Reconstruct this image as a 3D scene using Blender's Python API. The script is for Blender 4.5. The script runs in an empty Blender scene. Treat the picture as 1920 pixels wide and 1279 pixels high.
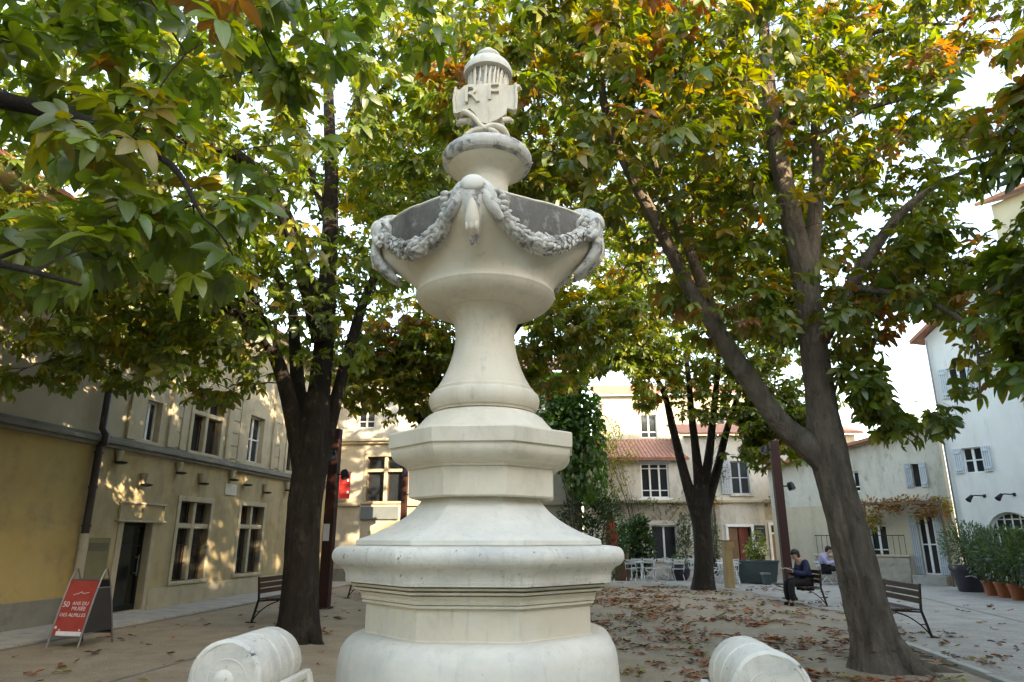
import bpy, bmesh, math, random
import numpy as np
from mathutils import Vector, Matrix, noise

random.seed(11)
RNG = np.random.default_rng(7)
scene = bpy.context.scene
COL = scene.collection
R = math.radians

# ------------------------------------------------------------------ camera
CAM_H = 1.6
PITCH = R(16.2)
FPX = 1276.0                      # focal length in photograph pixels (1920 wide)
cam_d = bpy.data.cameras.new('camera')
cam_d.sensor_width = 36.0
cam_d.lens = 36.0 * FPX / 1920.0
cam_d.clip_start = 0.05
cam_d.clip_end = 2000.0
cam = bpy.data.objects.new('camera', cam_d)
cam.location = (0, 0, CAM_H)
cam.rotation_euler = (R(90) + PITCH, 0, 0)
COL.objects.link(cam)
scene.camera = cam

# ------------------------------------------------------------------ sky and sun
SUN_AZ_VEC = Vector((0.68, -0.73, 0)).normalized()    # towards the sun, horizontally
SUN_EL = R(19)
world = bpy.data.worlds.new('World')
scene.world = world
world.use_nodes = True
wn = world.node_tree
bg = wn.nodes['Background']
sky = wn.nodes.new('ShaderNodeTexSky')
sky.sky_type = 'NISHITA'
sky.sun_disc = False
sky.sun_elevation = SUN_EL
sky.sun_rotation = math.atan2(SUN_AZ_VEC.x, SUN_AZ_VEC.y)
sky.air_density = 1.0
sky.dust_density = 1.0
sky.ozone_density = 1.0
wn.links.new(sky.outputs[0], bg.inputs[0])
bg.inputs[1].default_value = 0.15
sun_d = bpy.data.lights.new('sun', 'SUN')
sun_d.energy = 2.0
sun_d.angle = R(0.53)
sun_d.color = (1.0, 0.90, 0.76)
sun = bpy.data.objects.new('sun', sun_d)
sdir = Vector((SUN_AZ_VEC.x * math.cos(SUN_EL), SUN_AZ_VEC.y * math.cos(SUN_EL), math.sin(SUN_EL)))
sun.rotation_euler = (-sdir).to_track_quat('-Z', 'Y').to_euler()
sun.location = (20, -20, 30)
COL.objects.link(sun)
scene.view_settings.view_transform = 'Standard'
scene.view_settings.look = 'None'
scene.view_settings.gamma = 1.0
scene.view_settings.use_curve_mapping = False
scene.view_settings.exposure = 3.22
scene.view_settings.use_white_balance = True      # camera balanced for open shade
scene.view_settings.white_balance_temperature = 8300
scene.cycles.max_bounces = 8
scene.cycles.diffuse_bounces = 4
scene.cycles.transmission_bounces = 4
scene.cycles.glossy_bounces = 2
scene.cycles.caustics_reflective = False
scene.cycles.caustics_refractive = False
scene.cycles.use_denoising = True

# ------------------------------------------------------------------ helpers
def ray(px, py):
    dx = (px - 960) / FPX
    dy = (639.5 - py) / FPX
    return Vector((dx, math.cos(PITCH) - dy * math.sin(PITCH), math.sin(PITCH) + dy * math.cos(PITCH)))

def at(px, py, Y):
    """the point seen at a pixel, at depth Y in front of the camera"""
    d = ray(px, py)
    t = Y / d.y
    return Vector((d.x * t, Y, CAM_H + d.z * t))

def proj(P):
    """pixel of world points (n,3) -> px, py, depth"""
    P = np.atleast_2d(np.asarray(P, dtype=float))
    z = P[:, 2] - CAM_H
    f = P[:, 1] * math.cos(PITCH) + z * math.sin(PITCH)
    u = -P[:, 1] * math.sin(PITCH) + z * math.cos(PITCH)
    fs = np.where(np.abs(f) < 1e-3, 1e-3, f)
    return 960 + FPX * P[:, 0] / fs, 639.5 - FPX * u / fs, f

def tag(o, label=None, cat=None, group=None, kind=None):
    if label: o['label'] = label
    if cat: o['category'] = cat
    if group: o['group'] = group
    if kind: o['kind'] = kind
    return o

def empty(name, loc=(0, 0, 0), rz=0.0, label=None, cat=None, group=None):
    o = bpy.data.objects.new(name, None)
    o.empty_display_size = 0.2
    o.location = loc
    o.rotation_euler = (0, 0, rz)
    COL.objects.link(o)
    return tag(o, label, cat, group)

def copy_tree(o, parent=None):
    c = o.copy()
    COL.objects.link(c)
    c.parent = parent
    for ch in list(o.children):
        copy_tree(ch, c)
    return c

def link_mesh(name, me, mat=None, parent=None, loc=None, rot=None):
    o = bpy.data.objects.new(name, me)
    COL.objects.link(o)
    if mat is not None and not me.materials:
        me.materials.append(mat)
    if parent is not None: o.parent = parent
    if loc is not None: o.location = loc
    if rot is not None: o.rotation_euler = rot
    return o

def catmull(pts, sub=6):
    """pts: list of tuples (x,y,z,r) -> resampled list"""
    P = [np.array(p, dtype=float) for p in pts]
    if len(P) < 3:
        return [P[0] + (P[-1] - P[0]) * (i / sub) for i in range(sub + 1)]
    P = [2 * P[0] - P[1]] + P + [2 * P[-1] - P[-2]]
    out = []
    for i in range(1, len(P) - 2):
        a, b, c, d = P[i - 1], P[i], P[i + 1], P[i + 2]
        for k in range(sub):
            t = k / sub
            out.append(0.5 * ((2 * b) + (-a + c) * t + (2 * a - 5 * b + 4 * c - d) * t * t + (-a + 3 * b - 3 * c + d) * t ** 3))
    out.append(P[-2])
    return out

class MB:
    """collects geometry for ONE mesh object"""
    def __init__(s):
        s.v = []; s.f = []
    def add(s, vs, fs):
        n = len(s.v)
        s.v += [tuple(v) for v in vs]
        s.f += [tuple(i + n for i in f) for f in fs]
        return s
    def box(s, x0, x1, y0, y1, z0, z1):
        vs = [(x0, y0, z0), (x1, y0, z0), (x1, y1, z0), (x0, y1, z0), (x0, y0, z1), (x1, y0, z1), (x1, y1, z1), (x0, y1, z1)]
        return s.add(vs, [(0, 3, 2, 1), (4, 5, 6, 7), (0, 1, 5, 4), (1, 2, 6, 5), (2, 3, 7, 6), (3, 0, 4, 7)])
    def obox(s, a, b, w, h, up=(0, 0, 1)):
        """a beam from a to b with width w (sideways) and height h"""
        a = Vector(a); b = Vector(b); d = (b - a).normalized()
        u = Vector(up)
        side = d.cross(u)
        if side.length < 1e-4: side = d.cross(Vector((1, 0, 0)))
        side.normalize(); u = side.cross(d).normalized()
        vs = []
        for p in (a, b):
            for (i, j) in ((-1, -1), (1, -1), (1, 1), (-1, 1)):
                vs.append(p + side * (i * w / 2) + u * (j * h / 2))
        return s.add(vs, [(0, 1, 2, 3), (7, 6, 5, 4), (0, 4, 5, 1), (1, 5, 6, 2), (2, 6, 7, 3), (3, 7, 4, 0)])
    def rings(s, rings, cap0=True, cap1=True):
        n = len(rings[0]); k = len(s.v)
        for r in rings: s.v += [tuple(p) for p in r]
        for i in range(len(rings) - 1):
            for j in range(n):
                a = k + i * n + j; b = k + i * n + (j + 1) % n
                s.f.append((a, b, b + n, a + n))
        if cap0: s.f.append(tuple(k + j for j in range(n))[::-1])
        if cap1:
            m = k + (len(rings) - 1) * n
            s.f.append(tuple(m + j for j in range(n)))
        return s
    def lathe(s, prof, n=32, cx=0, cy=0, fn=None, cap0=True, cap1=True):
        """prof: (z, r) going up; fn(theta, z, r) -> r"""
        rr = []
        for z, r in prof:
            ring = []
            for j in range(n):
                th = 2 * math.pi * j / n
                q = fn(th, z, r) if fn else r
                ring.append((cx + q * math.cos(th), cy + q * math.sin(th), z))
            rr.append(ring)
        return s.rings(rr, cap0, cap1)
    def tube(s, pts, n=8, cap=True, rough=None):
        """pts: (x,y,z,r) list"""
        P = [Vector(p[:3]) for p in pts]; rad = [p[3] for p in pts]
        rr = []; side = None
        for i, p in enumerate(P):
            d = (P[min(i + 1, len(P) - 1)] - P[max(i - 1, 0)])
            if d.length < 1e-6: d = Vector((0, 0, 1))
            d.normalize()
            if side is None:
                side = d.cross(Vector((0, 1, 0.01)))
                if side.length < 1e-3: side = d.cross(Vector((1, 0, 0)))
            side = (side - d * side.dot(d)).normalized()
            up = d.cross(side)
            ring = []
            for j in range(n):
                th = 2 * math.pi * j / n
                q = rad[i]
                dirv = side * math.cos(th) + up * math.sin(th)
                if rough: q = rough(p, dirv, q, i / (len(P) - 1))
                ring.append(p + dirv * q)
            rr.append(ring)
        return s.rings(rr, cap, cap)
    def sphere(s, c, rx, ry=None, rz=None, n=10, m=6, M=None):
        ry = ry or rx; rz = rz or rx
        vs = []; fs = []
        for i in range(m + 1):
            ph = math.pi * i / m
            for j in range(n):
                th = 2 * math.pi * j / n
                v = Vector((rx * math.sin(ph) * math.cos(th), ry * math.sin(ph) * math.sin(th), rz * math.cos(ph)))
                if M is not None: v = M @ v
                vs.append(v + Vector(c))
        for i in range(m):
            for j in range(n):
                a = i * n + j; b = i * n + (j + 1) % n
                fs.append((a, a + n, b + n, b))
        return s.add(vs, fs)
    def build(s, name, mat=None, parent=None, smooth=None, bev=0.0, loc=None, rot=None, seg=2):
        me = bpy.data.meshes.new(name)
        me.from_pydata(s.v, [], s.f)
        me.validate(verbose=False)
        if smooth is not None:
            me.polygons.foreach_set('use_smooth', [True] * len(me.polygons))
            me.set_sharp_from_angle(angle=R(smooth))
        me.update()
        o = link_mesh(name, me, mat, parent, loc, rot)
        if bev:
            b = o.modifiers.new('bevel', 'BEVEL'); b.width = bev; b.segments = seg; b.limit_method = 'ANGLE'; b.angle_limit = R(40)
        return o

def bx(name, mat, parent, x0, x1, y0, y1, z0, z1, bev=0.0, **k):
    return MB().box(x0, x1, y0, y1, z0, z1).build(name, mat, parent, bev=bev, **k)

def text_mesh(name, txt, size, mat, parent, loc, rot, extrude=0.002, align='CENTER', sx=1.0):
    cu = bpy.data.curves.new('t', 'FONT')
    cu.body = txt; cu.size = size; cu.extrude = extrude; cu.align_x = align; cu.resolution_u = 3
    tmp = bpy.data.objects.new('t', cu)
    COL.objects.link(tmp)
    dg = bpy.context.evaluated_depsgraph_get()
    me = bpy.data.meshes.new_from_object(tmp.evaluated_get(dg))
    bpy.data.objects.remove(tmp); bpy.data.curves.remove(cu)
    me.name = name
    o = link_mesh(name, me, None, parent, loc, rot)
    o.scale = (sx, 1, 1)
    me.materials.clear(); me.materials.append(mat)
    return o

# ------------------------------------------------------------------ materials
def new_mat(name):
    m = bpy.data.materials.new(name); m.use_nodes = True
    nt = m.node_tree
    return m, nt, nt.nodes['Principled BSDF']

def c4(c): return (c[0], c[1], c[2], 1.0)

def N(nt, typ, **kw):
    n = nt.nodes.new(typ)
    for k, v in kw.items(): setattr(n, k, v)
    return n

def mixc(nt, fac, a, b, mode='MIX'):
    n = N(nt, 'ShaderNodeMix', data_type='RGBA', blend_type=mode)
    if isinstance(fac, (int, float)): n.inputs[0].default_value = fac
    else: nt.links.new(fac, n.inputs[0])
    for i, x in ((6, a), (7, b)):
        if isinstance(x, (tuple, list)): n.inputs[i].default_value = c4(x)
        else: nt.links.new(x, n.inputs[i])
    return n.outputs[2]

def ramp(nt, inp, lo, hi):
    n = N(nt, 'ShaderNodeMapRange'); n.clamp = True
    n.inputs[1].default_value = lo; n.inputs[2].default_value = hi
    nt.links.new(inp, n.inputs[0]); return n.outputs[0]

def noise_tex(nt, vec, scale, detail=6, rough=0.6, dist=0.0):
    n = N(nt, 'ShaderNodeTexNoise')
    n.inputs['Scale'].default_value = scale; n.inputs['Detail'].default_value = detail
    n.inputs['Roughness'].default_value = rough; n.inputs['Distortion'].default_value = dist
    if vec is not None: nt.links.new(vec, n.inputs['Vector'])
    return n.outputs['Fac']

def mat_rough(name, c1, c2, scale=3.0, rough=0.85, bump=0.25, bscale=40.0, stains=(), stretch=(1, 1, 1), metallic=0.0, bdist=0.01, spec=0.3, coord='Object'):
    """two-tone noise colour, fine bump, stains = [(colour, scale, lo, hi, strength, stretch)]"""
    m, nt, b = new_mat(name)
    tc = N(nt, 'ShaderNodeTexCoord')
    mp = N(nt, 'ShaderNodeMapping'); mp.inputs['Scale'].default_value = stretch
    nt.links.new(tc.outputs[coord], mp.inputs[0])
    f = ramp(nt, noise_tex(nt, mp.outputs[0], scale, 7, 0.62), 0.3, 0.7)
    col = mixc(nt, f, c1, c2)
    for k, (sc, ss, lo, hi, st, strch) in enumerate(stains):
        mp2 = N(nt, 'ShaderNodeMapping'); mp2.inputs['Scale'].default_value = strch
        mp2.inputs['Location'].default_value = (3.1 * k + 1.7, 5.3 * k, 1.9 * k)
        nt.links.new(tc.outputs[coord], mp2.inputs[0])
        g = ramp(nt, noise_tex(nt, mp2.outputs[0], ss, 8, 0.72, 0.15), lo, hi)
        mu = N(nt, 'ShaderNodeMath', operation='MULTIPLY'); mu.inputs[1].default_value = st
        nt.links.new(g, mu.inputs[0])
        col = mixc(nt, mu.outputs[0], col, sc)
    nt.links.new(col, b.inputs['Base Color'])
    b.inputs['Roughness'].default_value = rough
    b.inputs['Metallic'].default_value = metallic
    b.inputs['Specular IOR Level'].default_value = spec
    if bump:
        bp = N(nt, 'ShaderNodeBump'); bp.inputs['Strength'].default_value = bump; bp.inputs['Distance'].default_value = bdist
        h = noise_tex(nt, mp.outputs[0], bscale, 8, 0.7)
        nt.links.new(h, bp.inputs['Height']); nt.links.new(bp.outputs[0], b.inputs['Normal'])
    return m

def mat_plain(name, c, rough=0.5, metallic=0.0, spec=0.4, var=0.18, scale=6.0):
    d = tuple(x * (1 - var) for x in c)
    return mat_rough(name, c, d, scale, rough, 0.08, 60.0, metallic=metallic, spec=spec)

def mat_glass(name, c, rough=0.06):
    m, nt, b = new_mat(name)
    tc = N(nt, 'ShaderNodeTexCoord')
    f = noise_tex(nt, tc.outputs['Object'], 2.2, 3)
    nt.links.new(mixc(nt, f, c, tuple(x * 2.2 + 0.003 for x in c)), b.inputs['Base Color'])
    b.inputs['Roughness'].default_value = rough
    b.inputs['Specular IOR Level'].default_value = 0.6
    bp = N(nt, 'ShaderNodeBump'); bp.inputs['Strength'].default_value = 0.06; bp.inputs['Distance'].default_value = 0.02
    nt.links.new(noise_tex(nt, tc.outputs['Object'], 1.7, 1), bp.inputs['Height']); nt.links.new(bp.outputs[0], b.inputs['Normal'])
    return m

def mat_leaf(name, trans=0.5, gloss=0.055):
    m = bpy.data.materials.new(name); m.use_nodes = True
    nt = m.node_tree; nt.nodes.clear()
    out = N(nt, 'ShaderNodeOutputMaterial')
    at_ = N(nt, 'ShaderNodeAttribute'); at_.attribute_name = 'lc'
    uv = N(nt, 'ShaderNodeUVMap'); uv.uv_map = 'UVMap'
    sp = N(nt, 'ShaderNodeSeparateXYZ'); nt.links.new(uv.outputs[0], sp.inputs[0])
    # veins: midrib at u=0, laterals as slanted stripes
    ab = N(nt, 'ShaderNodeMath', operation='ABSOLUTE'); nt.links.new(sp.outputs[0], ab.inputs[0])
    mr = ramp(nt, ab.outputs[0], 0.10, 0.02)
    s1 = N(nt, 'ShaderNodeMath', operation='MULTIPLY_ADD'); s1.inputs[1].default_value = -0.35
    nt.links.new(ab.outputs[0], s1.inputs[0]); nt.links.new(sp.outputs[1], s1.inputs[2])
    s2 = N(nt, 'ShaderNodeMath', operation='MULTIPLY'); s2.inputs[1].default_value = 75.0; nt.links.new(s1.outputs[0], s2.inputs[0])
    s3 = N(nt, 'ShaderNodeMath', operation='SINE'); nt.links.new(s2.outputs[0], s3.inputs[0])
    lr = ramp(nt, s3.outputs[0], 0.75, 1.0)
    mx = N(nt, 'ShaderNodeMath', operation='MULTIPLY_ADD'); mx.inputs[1].default_value = 0.4
    nt.links.new(lr, mx.inputs[0]); nt.links.new(mr, mx.inputs[2])
    v = N(nt, 'ShaderNodeMath', operation='MULTIPLY'); v.inputs[1].default_value = 0.38; nt.links.new(mx.outputs[0], v.inputs[0])
    vein = mixc(nt, 1.0, at_.outputs['Color'], (1.5, 1.45, 1.6), 'MULTIPLY')
    col = mixc(nt, v.outputs[0], at_.outputs['Color'], vein)
    df = N(nt, 'ShaderNodeBsdfDiffuse'); nt.links.new(col, df.inputs[0])
    tr = N(nt, 'ShaderNodeBsdfTranslucent')
    tcol = mixc(nt, 1.0, col, (1.75, 1.5, 0.4), 'MULTIPLY'); nt.links.new(tcol, tr.inputs[0])
    m1 = N(nt, 'ShaderNodeMixShader'); m1.inputs[0].default_value = trans
    nt.links.new(df.outputs[0], m1.inputs[1]); nt.links.new(tr.outputs[0], m1.inputs[2])
    gl = N(nt, 'ShaderNodeBsdfGlossy'); gl.inputs['Roughness'].default_value = 0.45
    m2 = N(nt, 'ShaderNodeMixShader'); m2.inputs[0].default_value = gloss
    nt.links.new(m1.outputs[0], m2.inputs[1]); nt.links.new(gl.outputs[0], m2.inputs[2])
    nt.links.new(m2.outputs[0], out.inputs[0])
    return m

MAT = {}
MAT['stone'] = mat_rough('limestone', (0.68, 0.60, 0.465), (0.59, 0.52, 0.395), 2.2, 0.8, 0.22, 55,
    stains=[((0.36, 0.315, 0.235), 5.0, 0.50, 0.74, 0.55, (1, 1, 0.45)), ((0.30, 0.285, 0.25), 9.0, 0.58, 0.72, 0.5, (2.4, 2.4, 0.4)), ((0.72, 0.67, 0.57), 3.0, 0.5, 0.7, 0.5, (1, 1, 1)), ((0.10, 0.095, 0.085), 30, 0.66, 0.72, 0.7, (1, 1, 1))], bdist=0.008)
MAT['stone_weather'] = mat_rough('weathered_limestone', (0.62, 0.59, 0.52), (0.50, 0.47, 0.41), 6, 0.9, 0.5, 45,
    stains=[((0.12, 0.115, 0.105), 13.0, 0.50, 0.60, 0.85, (1, 1, 1)), ((0.30, 0.285, 0.255), 5.0, 0.50, 0.68, 0.6, (1, 1, 1))], bdist=0.008)
MAT['stone_torus'] = mat_rough('rain_stained_limestone', (0.70, 0.65, 0.545), (0.59, 0.545, 0.455), 2.5, 0.85, 0.35, 50,
    stains=[((0.36, 0.355, 0.335), 3.6, 0.42, 0.72, 0.65, (1, 1, 2.6)), ((0.26, 0.245, 0.21), 9.0, 0.52, 0.74, 0.5, (2.6, 2.6, 0.35)), ((0.045, 0.045, 0.042), 24, 0.62, 0.67, 0.95, (1, 1, 1))], bdist=0.008)
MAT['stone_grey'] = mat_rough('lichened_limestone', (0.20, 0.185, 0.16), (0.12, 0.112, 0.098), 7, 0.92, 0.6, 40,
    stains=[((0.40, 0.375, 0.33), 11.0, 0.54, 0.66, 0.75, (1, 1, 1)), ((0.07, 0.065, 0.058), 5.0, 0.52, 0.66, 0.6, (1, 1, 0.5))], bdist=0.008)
MAT['stone_white'] = mat_rough('washed_limestone', (0.71, 0.66, 0.55), (0.61, 0.56, 0.46), 2.5, 0.8, 0.25, 50,
    stains=[((0.40, 0.395, 0.37), 3.0, 0.42, 0.74, 0.55, (1, 1, 1.6)), ((0.30, 0.28, 0.24), 8.0, 0.54, 0.76, 0.4, (2.4, 2.4, 0.35)), ((0.07, 0.07, 0.065), 28, 0.64, 0.70, 0.8, (1, 1, 1))], bdist=0.006)
MAT['ochre'] = mat_rough('ochre_plaster', (0.46, 0.34, 0.14), (0.37, 0.27, 0.115), 0.9, 0.9, 0.3, 30,
    stains=[((0.20, 0.165, 0.11), 1.4, 0.5, 0.72, 0.75, (1, 1, 1)), ((0.40, 0.27, 0.09), 0.8, 0.52, 0.7, 0.8, (1, 1, 1)), ((0.25, 0.24, 0.22), 2.0, 0.66, 0.72, 0.8, (1, 1, 1))])
MAT['tan'] = mat_rough('tan_plaster', (0.47, 0.375, 0.215), (0.385, 0.305, 0.17), 1.1, 0.9, 0.4, 30,
    stains=[((0.20, 0.165, 0.10), 1.4, 0.46, 0.68, 0.75, (1, 1, 0.5)), ((0.30, 0.20, 0.07), 0.9, 0.52, 0.70, 0.7, (1, 1, 1)), ((0.42, 0.36, 0.26), 2.0, 0.52, 0.7, 0.6, (1, 1, 1))])
MAT['grey_plaster'] = mat_rough('grey_plaster', (0.44, 0.385, 0.275), (0.36, 0.31, 0.22), 1.3, 0.9, 0.3, 34,
    stains=[((0.18, 0.165, 0.14), 1.8, 0.54, 0.8, 0.6, (1, 1, 0.3))])
MAT['ashlar'] = mat_rough('old_ashlar', (0.48, 0.415, 0.29), (0.38, 0.32, 0.22), 2.5, 0.9, 0.4, 34,
    stains=[((0.16, 0.15, 0.125), 3.5, 0.55, 0.75, 0.6, (1, 1, 0.4))])
MAT['cement'] = mat_rough('stained_cement', (0.24, 0.225, 0.19), (0.17, 0.16, 0.135), 2.0, 0.92, 0.3, 30,
    stains=[((0.10, 0.10, 0.085), 2.4, 0.5, 0.7, 0.6, (1, 1, 1))])
MAT['cream'] = mat_rough('cream_render', (0.50, 0.44, 0.33), (0.43, 0.375, 0.28), 0.9, 0.9, 0.25, 30,
    stains=[((0.29, 0.26, 0.20), 1.1, 0.48, 0.72, 0.7, (1, 1, 0.4)), ((0.20, 0.185, 0.15), 5.0, 0.58, 0.70, 0.5, (1, 1, 0.4))])
MAT['pale'] = mat_rough('pale_render', (0.56, 0.53, 0.46), (0.47, 0.44, 0.38), 0.9, 0.9, 0.3, 30,
    stains=[((0.26, 0.245, 0.21), 1.4, 0.48, 0.70, 0.75, (1, 1, 0.35)), ((0.17, 0.16, 0.135), 6, 0.56, 0.68, 0.6, (1, 1, 0.4))])
MAT['white_wall'] = mat_rough('white_render', (0.66, 0.66, 0.63), (0.58, 0.58, 0.55), 0.8, 0.9, 0.2, 30,
    stains=[((0.42, 0.415, 0.39), 0.9, 0.46, 0.74, 0.6, (1, 1, 0.3)), ((0.30, 0.295, 0.27), 2.6, 0.58, 0.72, 0.4, (1.6, 1.6, 0.25))])
MAT['rubble'] = mat_rough('rubble_wall', (0.40, 0.36, 0.29), (0.28, 0.25, 0.20), 5.0, 0.95, 0.7, 18,
    stains=[((0.15, 0.14, 0.11), 5, 0.55, 0.7, 0.7, (1, 1, 1))], bdist=0.03)
MAT['glass'] = mat_glass('dark_window_glass', (0.012, 0.014, 0.016))
MAT['door_glass'] = mat_glass('dark_door_glass', (0.005, 0.007, 0.006), 0.09)
MAT['white'] = mat_plain('white_paint', (0.74, 0.75, 0.73), 0.45)
MAT['shutter'] = mat_plain('pale_blue_shutter', (0.48, 0.53, 0.57), 0.6)
MAT['shutter_grey'] = mat_plain('blue_grey_shutter', (0.36, 0.39, 0.42), 0.6)
MAT['iron'] = mat_plain('black_iron', (0.02, 0.02, 0.022), 0.5, 0.5)
MAT['steel'] = mat_plain('grey_steel', (0.25, 0.25, 0.25), 0.4, 0.7)
MAT['pipe'] = mat_plain('brown_pipe', (0.035, 0.024, 0.018), 0.45)
MAT['pipe_pale'] = mat_plain('cream_pipe', (0.40, 0.36, 0.27), 0.6)
MAT['slat'] = mat_rough('bench_wood', (0.085, 0.045, 0.028), (0.045, 0.025, 0.017), 4, 0.6, 0.3, 40, stretch=(8, 0.6, 8))
MAT['redpost'] = mat_rough('dark_red_steel', (0.045, 0.012, 0.009), (0.028, 0.010, 0.008), 3, 0.6, 0.15, 40)
MAT['red'] = mat_plain('red_fabric', (0.42, 0.025, 0.025), 0.8)
MAT['poster_red'] = mat_rough('red_poster', (0.33, 0.035, 0.04), (0.40, 0.075, 0.055), 5, 0.35, 0.0, 40, stains=[((0.44, 0.15, 0.08), 5.0, 0.6, 0.75, 0.6, (1, 1, 1))])
MAT['print_white'] = mat_plain('white_print', (0.78, 0.76, 0.76), 0.5)
MAT['board_dark'] = mat_plain('dark_board', (0.035, 0.032, 0.03), 0.6)
MAT['chalk'] = mat_rough('chalkboard', (0.02, 0.022, 0.028), (0.035, 0.036, 0.045), 5, 0.7, 0.1, 30)
MAT['planter'] = mat_plain('teal_grey_planter', (0.035, 0.055, 0.06), 0.55)
MAT['darkpot'] = mat_plain('dark_glazed_pot', (0.03, 0.027, 0.04), 0.35)
MAT['terracotta'] = mat_rough('terracotta', (0.34, 0.11, 0.05), (0.25, 0.08, 0.04), 5, 0.8, 0.2, 40, stains=[((0.40, 0.28, 0.2), 4, 0.58, 0.72, 0.5, (1, 1, 1))])
MAT['soil'] = mat_rough('potting_soil', (0.05, 0.035, 0.025), (0.03, 0.02, 0.015), 20, 0.95, 0.6, 60)
MAT['wood_post'] = mat_rough('weathered_wood', (0.34, 0.24, 0.11), (0.25, 0.17, 0.08), 3, 0.8, 0.3, 40, stretch=(6, 6, 0.8))
MAT['wood_brown'] = mat_rough('brown_wood', (0.17, 0.10, 0.06), (0.11, 0.065, 0.04), 3, 0.7, 0.3, 40, stretch=(6, 6, 0.8))
MAT['door_red'] = mat_rough('red_brown_door', (0.16, 0.035, 0.02), (0.10, 0.025, 0.015), 3, 0.5, 0.2, 40, stretch=(6, 6, 0.8))
MAT['door_tan'] = mat_rough('tan_door', (0.26, 0.15, 0.09), (0.19, 0.11, 0.07), 3, 0.6, 0.2, 40, stretch=(6, 6, 0.8))
MAT['rooftile'] = mat_rough('roof_tile', (0.36, 0.15, 0.09), (0.26, 0.115, 0.075), 3, 0.85, 0.3, 30, stains=[((0.38, 0.30, 0.22), 2.5, 0.5, 0.7, 0.6, (1, 1, 1))])
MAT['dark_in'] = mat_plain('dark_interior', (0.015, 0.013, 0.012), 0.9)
MAT['table'] = mat_plain('white_enamel', (0.70, 0.73, 0.73), 0.4)
MAT['pinktable'] = mat_plain('pink_tabletop', (0.62, 0.42, 0.36), 0.5)
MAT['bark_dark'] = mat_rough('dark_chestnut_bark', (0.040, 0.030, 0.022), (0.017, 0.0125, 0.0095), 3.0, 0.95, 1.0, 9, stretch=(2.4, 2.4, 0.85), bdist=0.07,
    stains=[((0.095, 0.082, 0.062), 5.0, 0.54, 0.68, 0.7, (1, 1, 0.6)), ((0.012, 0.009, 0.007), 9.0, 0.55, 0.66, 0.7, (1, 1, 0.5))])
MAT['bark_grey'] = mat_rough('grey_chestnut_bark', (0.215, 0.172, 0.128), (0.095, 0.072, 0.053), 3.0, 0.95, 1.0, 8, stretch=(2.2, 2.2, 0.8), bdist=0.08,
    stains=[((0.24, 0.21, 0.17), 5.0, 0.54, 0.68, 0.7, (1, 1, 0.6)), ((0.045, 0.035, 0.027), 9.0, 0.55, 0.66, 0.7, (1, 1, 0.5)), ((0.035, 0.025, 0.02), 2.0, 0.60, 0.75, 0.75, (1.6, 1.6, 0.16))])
MAT['twig'] = mat_plain('twig_bark', (0.05, 0.036, 0.025), 0.9)
MAT['leaf'] = mat_leaf('chestnut_leaf', 0.55)
MAT['leaf_dry'] = mat_leaf('dry_leaf', 0.15)
MAT['hair_dark'] = mat_plain('dark_hair', (0.018, 0.012, 0.01), 0.6)
MAT['hair_grey'] = mat_plain('grey_hair', (0.5, 0.48, 0.45), 0.7)
MAT['skin'] = mat_plain('skin', (0.42, 0.24, 0.17), 0.55, var=0.08)
MAT['navy'] = mat_plain('navy_cloth', (0.018, 0.024, 0.065), 0.9)
MAT['black_cloth'] = mat_plain('black_cloth', (0.012, 0.012, 0.014), 0.9)
MAT['lavender'] = mat_plain('lavender_cloth', (0.42, 0.40, 0.60), 0.9)
MAT['paper'] = mat_plain('paper', (0.6, 0.57, 0.52), 0.8)
MAT['shoe'] = mat_plain('grey_shoe', (0.25, 0.24, 0.23), 0.7)
# ------------------------------------------------------------------ ground and pavements
def gp(px, py, z=0.0):
    d = ray(px, py); t = (z - CAM_H) / d.z
    return Vector((d.x * t, d.y * t, z))

def mat_ground(name, c1, c2, c3, gravel, bump):
    m, nt, b = new_mat(name)
    tc = N(nt, 'ShaderNodeTexCoord'); v = tc.outputs['Object']
    f = ramp(nt, noise_tex(nt, v, 0.35, 8, 0.65), 0.35, 0.65)
    col = mixc(nt, f, c1, c2)
    g = ramp(nt, noise_tex(nt, v, 1.6, 10, 0.78), 0.42, 0.66)
    col = mixc(nt, g, col, c3)
    vo = N(nt, 'ShaderNodeTexVoronoi'); vo.inputs['Scale'].default_value = gravel; nt.links.new(v, vo.inputs['Vector'])
    sp = ramp(nt, noise_tex(nt, v, gravel * 0.8, 4, 0.8), 0.35, 0.7)
    col = mixc(nt, sp, mixc(nt, 0.55, col, (0.08, 0.068, 0.055)), col)
    st = ramp(nt, noise_tex(nt, v, 0.9, 9, 0.8, 0.6), 0.58, 0.70)
    mu = N(nt, 'ShaderNodeMath', operation='MULTIPLY'); mu.inputs[1].default_value = 0.45; nt.links.new(st, mu.inputs[0])
    col = mixc(nt, mu.outputs[0], col, tuple(x * 0.55 for x in c3))
    pb = ramp(nt, vo.outputs['Distance'], 0.22, 0.05)
    col = mixc(nt, pb, col, mixc(nt, 0.3, col, (0.6, 0.56, 0.5)))
    nt.links.new(col, b.inputs['Base Color'])
    b.inputs['Roughness'].default_value = 0.92; b.inputs['Specular IOR Level'].default_value = 0.2
    ad = N(nt, 'ShaderNodeMath', operation='MULTIPLY_ADD'); ad.inputs[1].default_value = 0.5
    nt.links.new(vo.outputs['Distance'], ad.inputs[0]); nt.links.new(noise_tex(nt, v, 1.5, 8, 0.75), ad.inputs[2])
    bp = N(nt, 'ShaderNodeBump'); bp.inputs['Strength'].default_value = bump; bp.inputs['Distance'].default_value = 0.03
    nt.links.new(ad.outputs[0], bp.inputs['Height']); nt.links.new(bp.outputs[0], b.inputs['Normal'])
    return m

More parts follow.
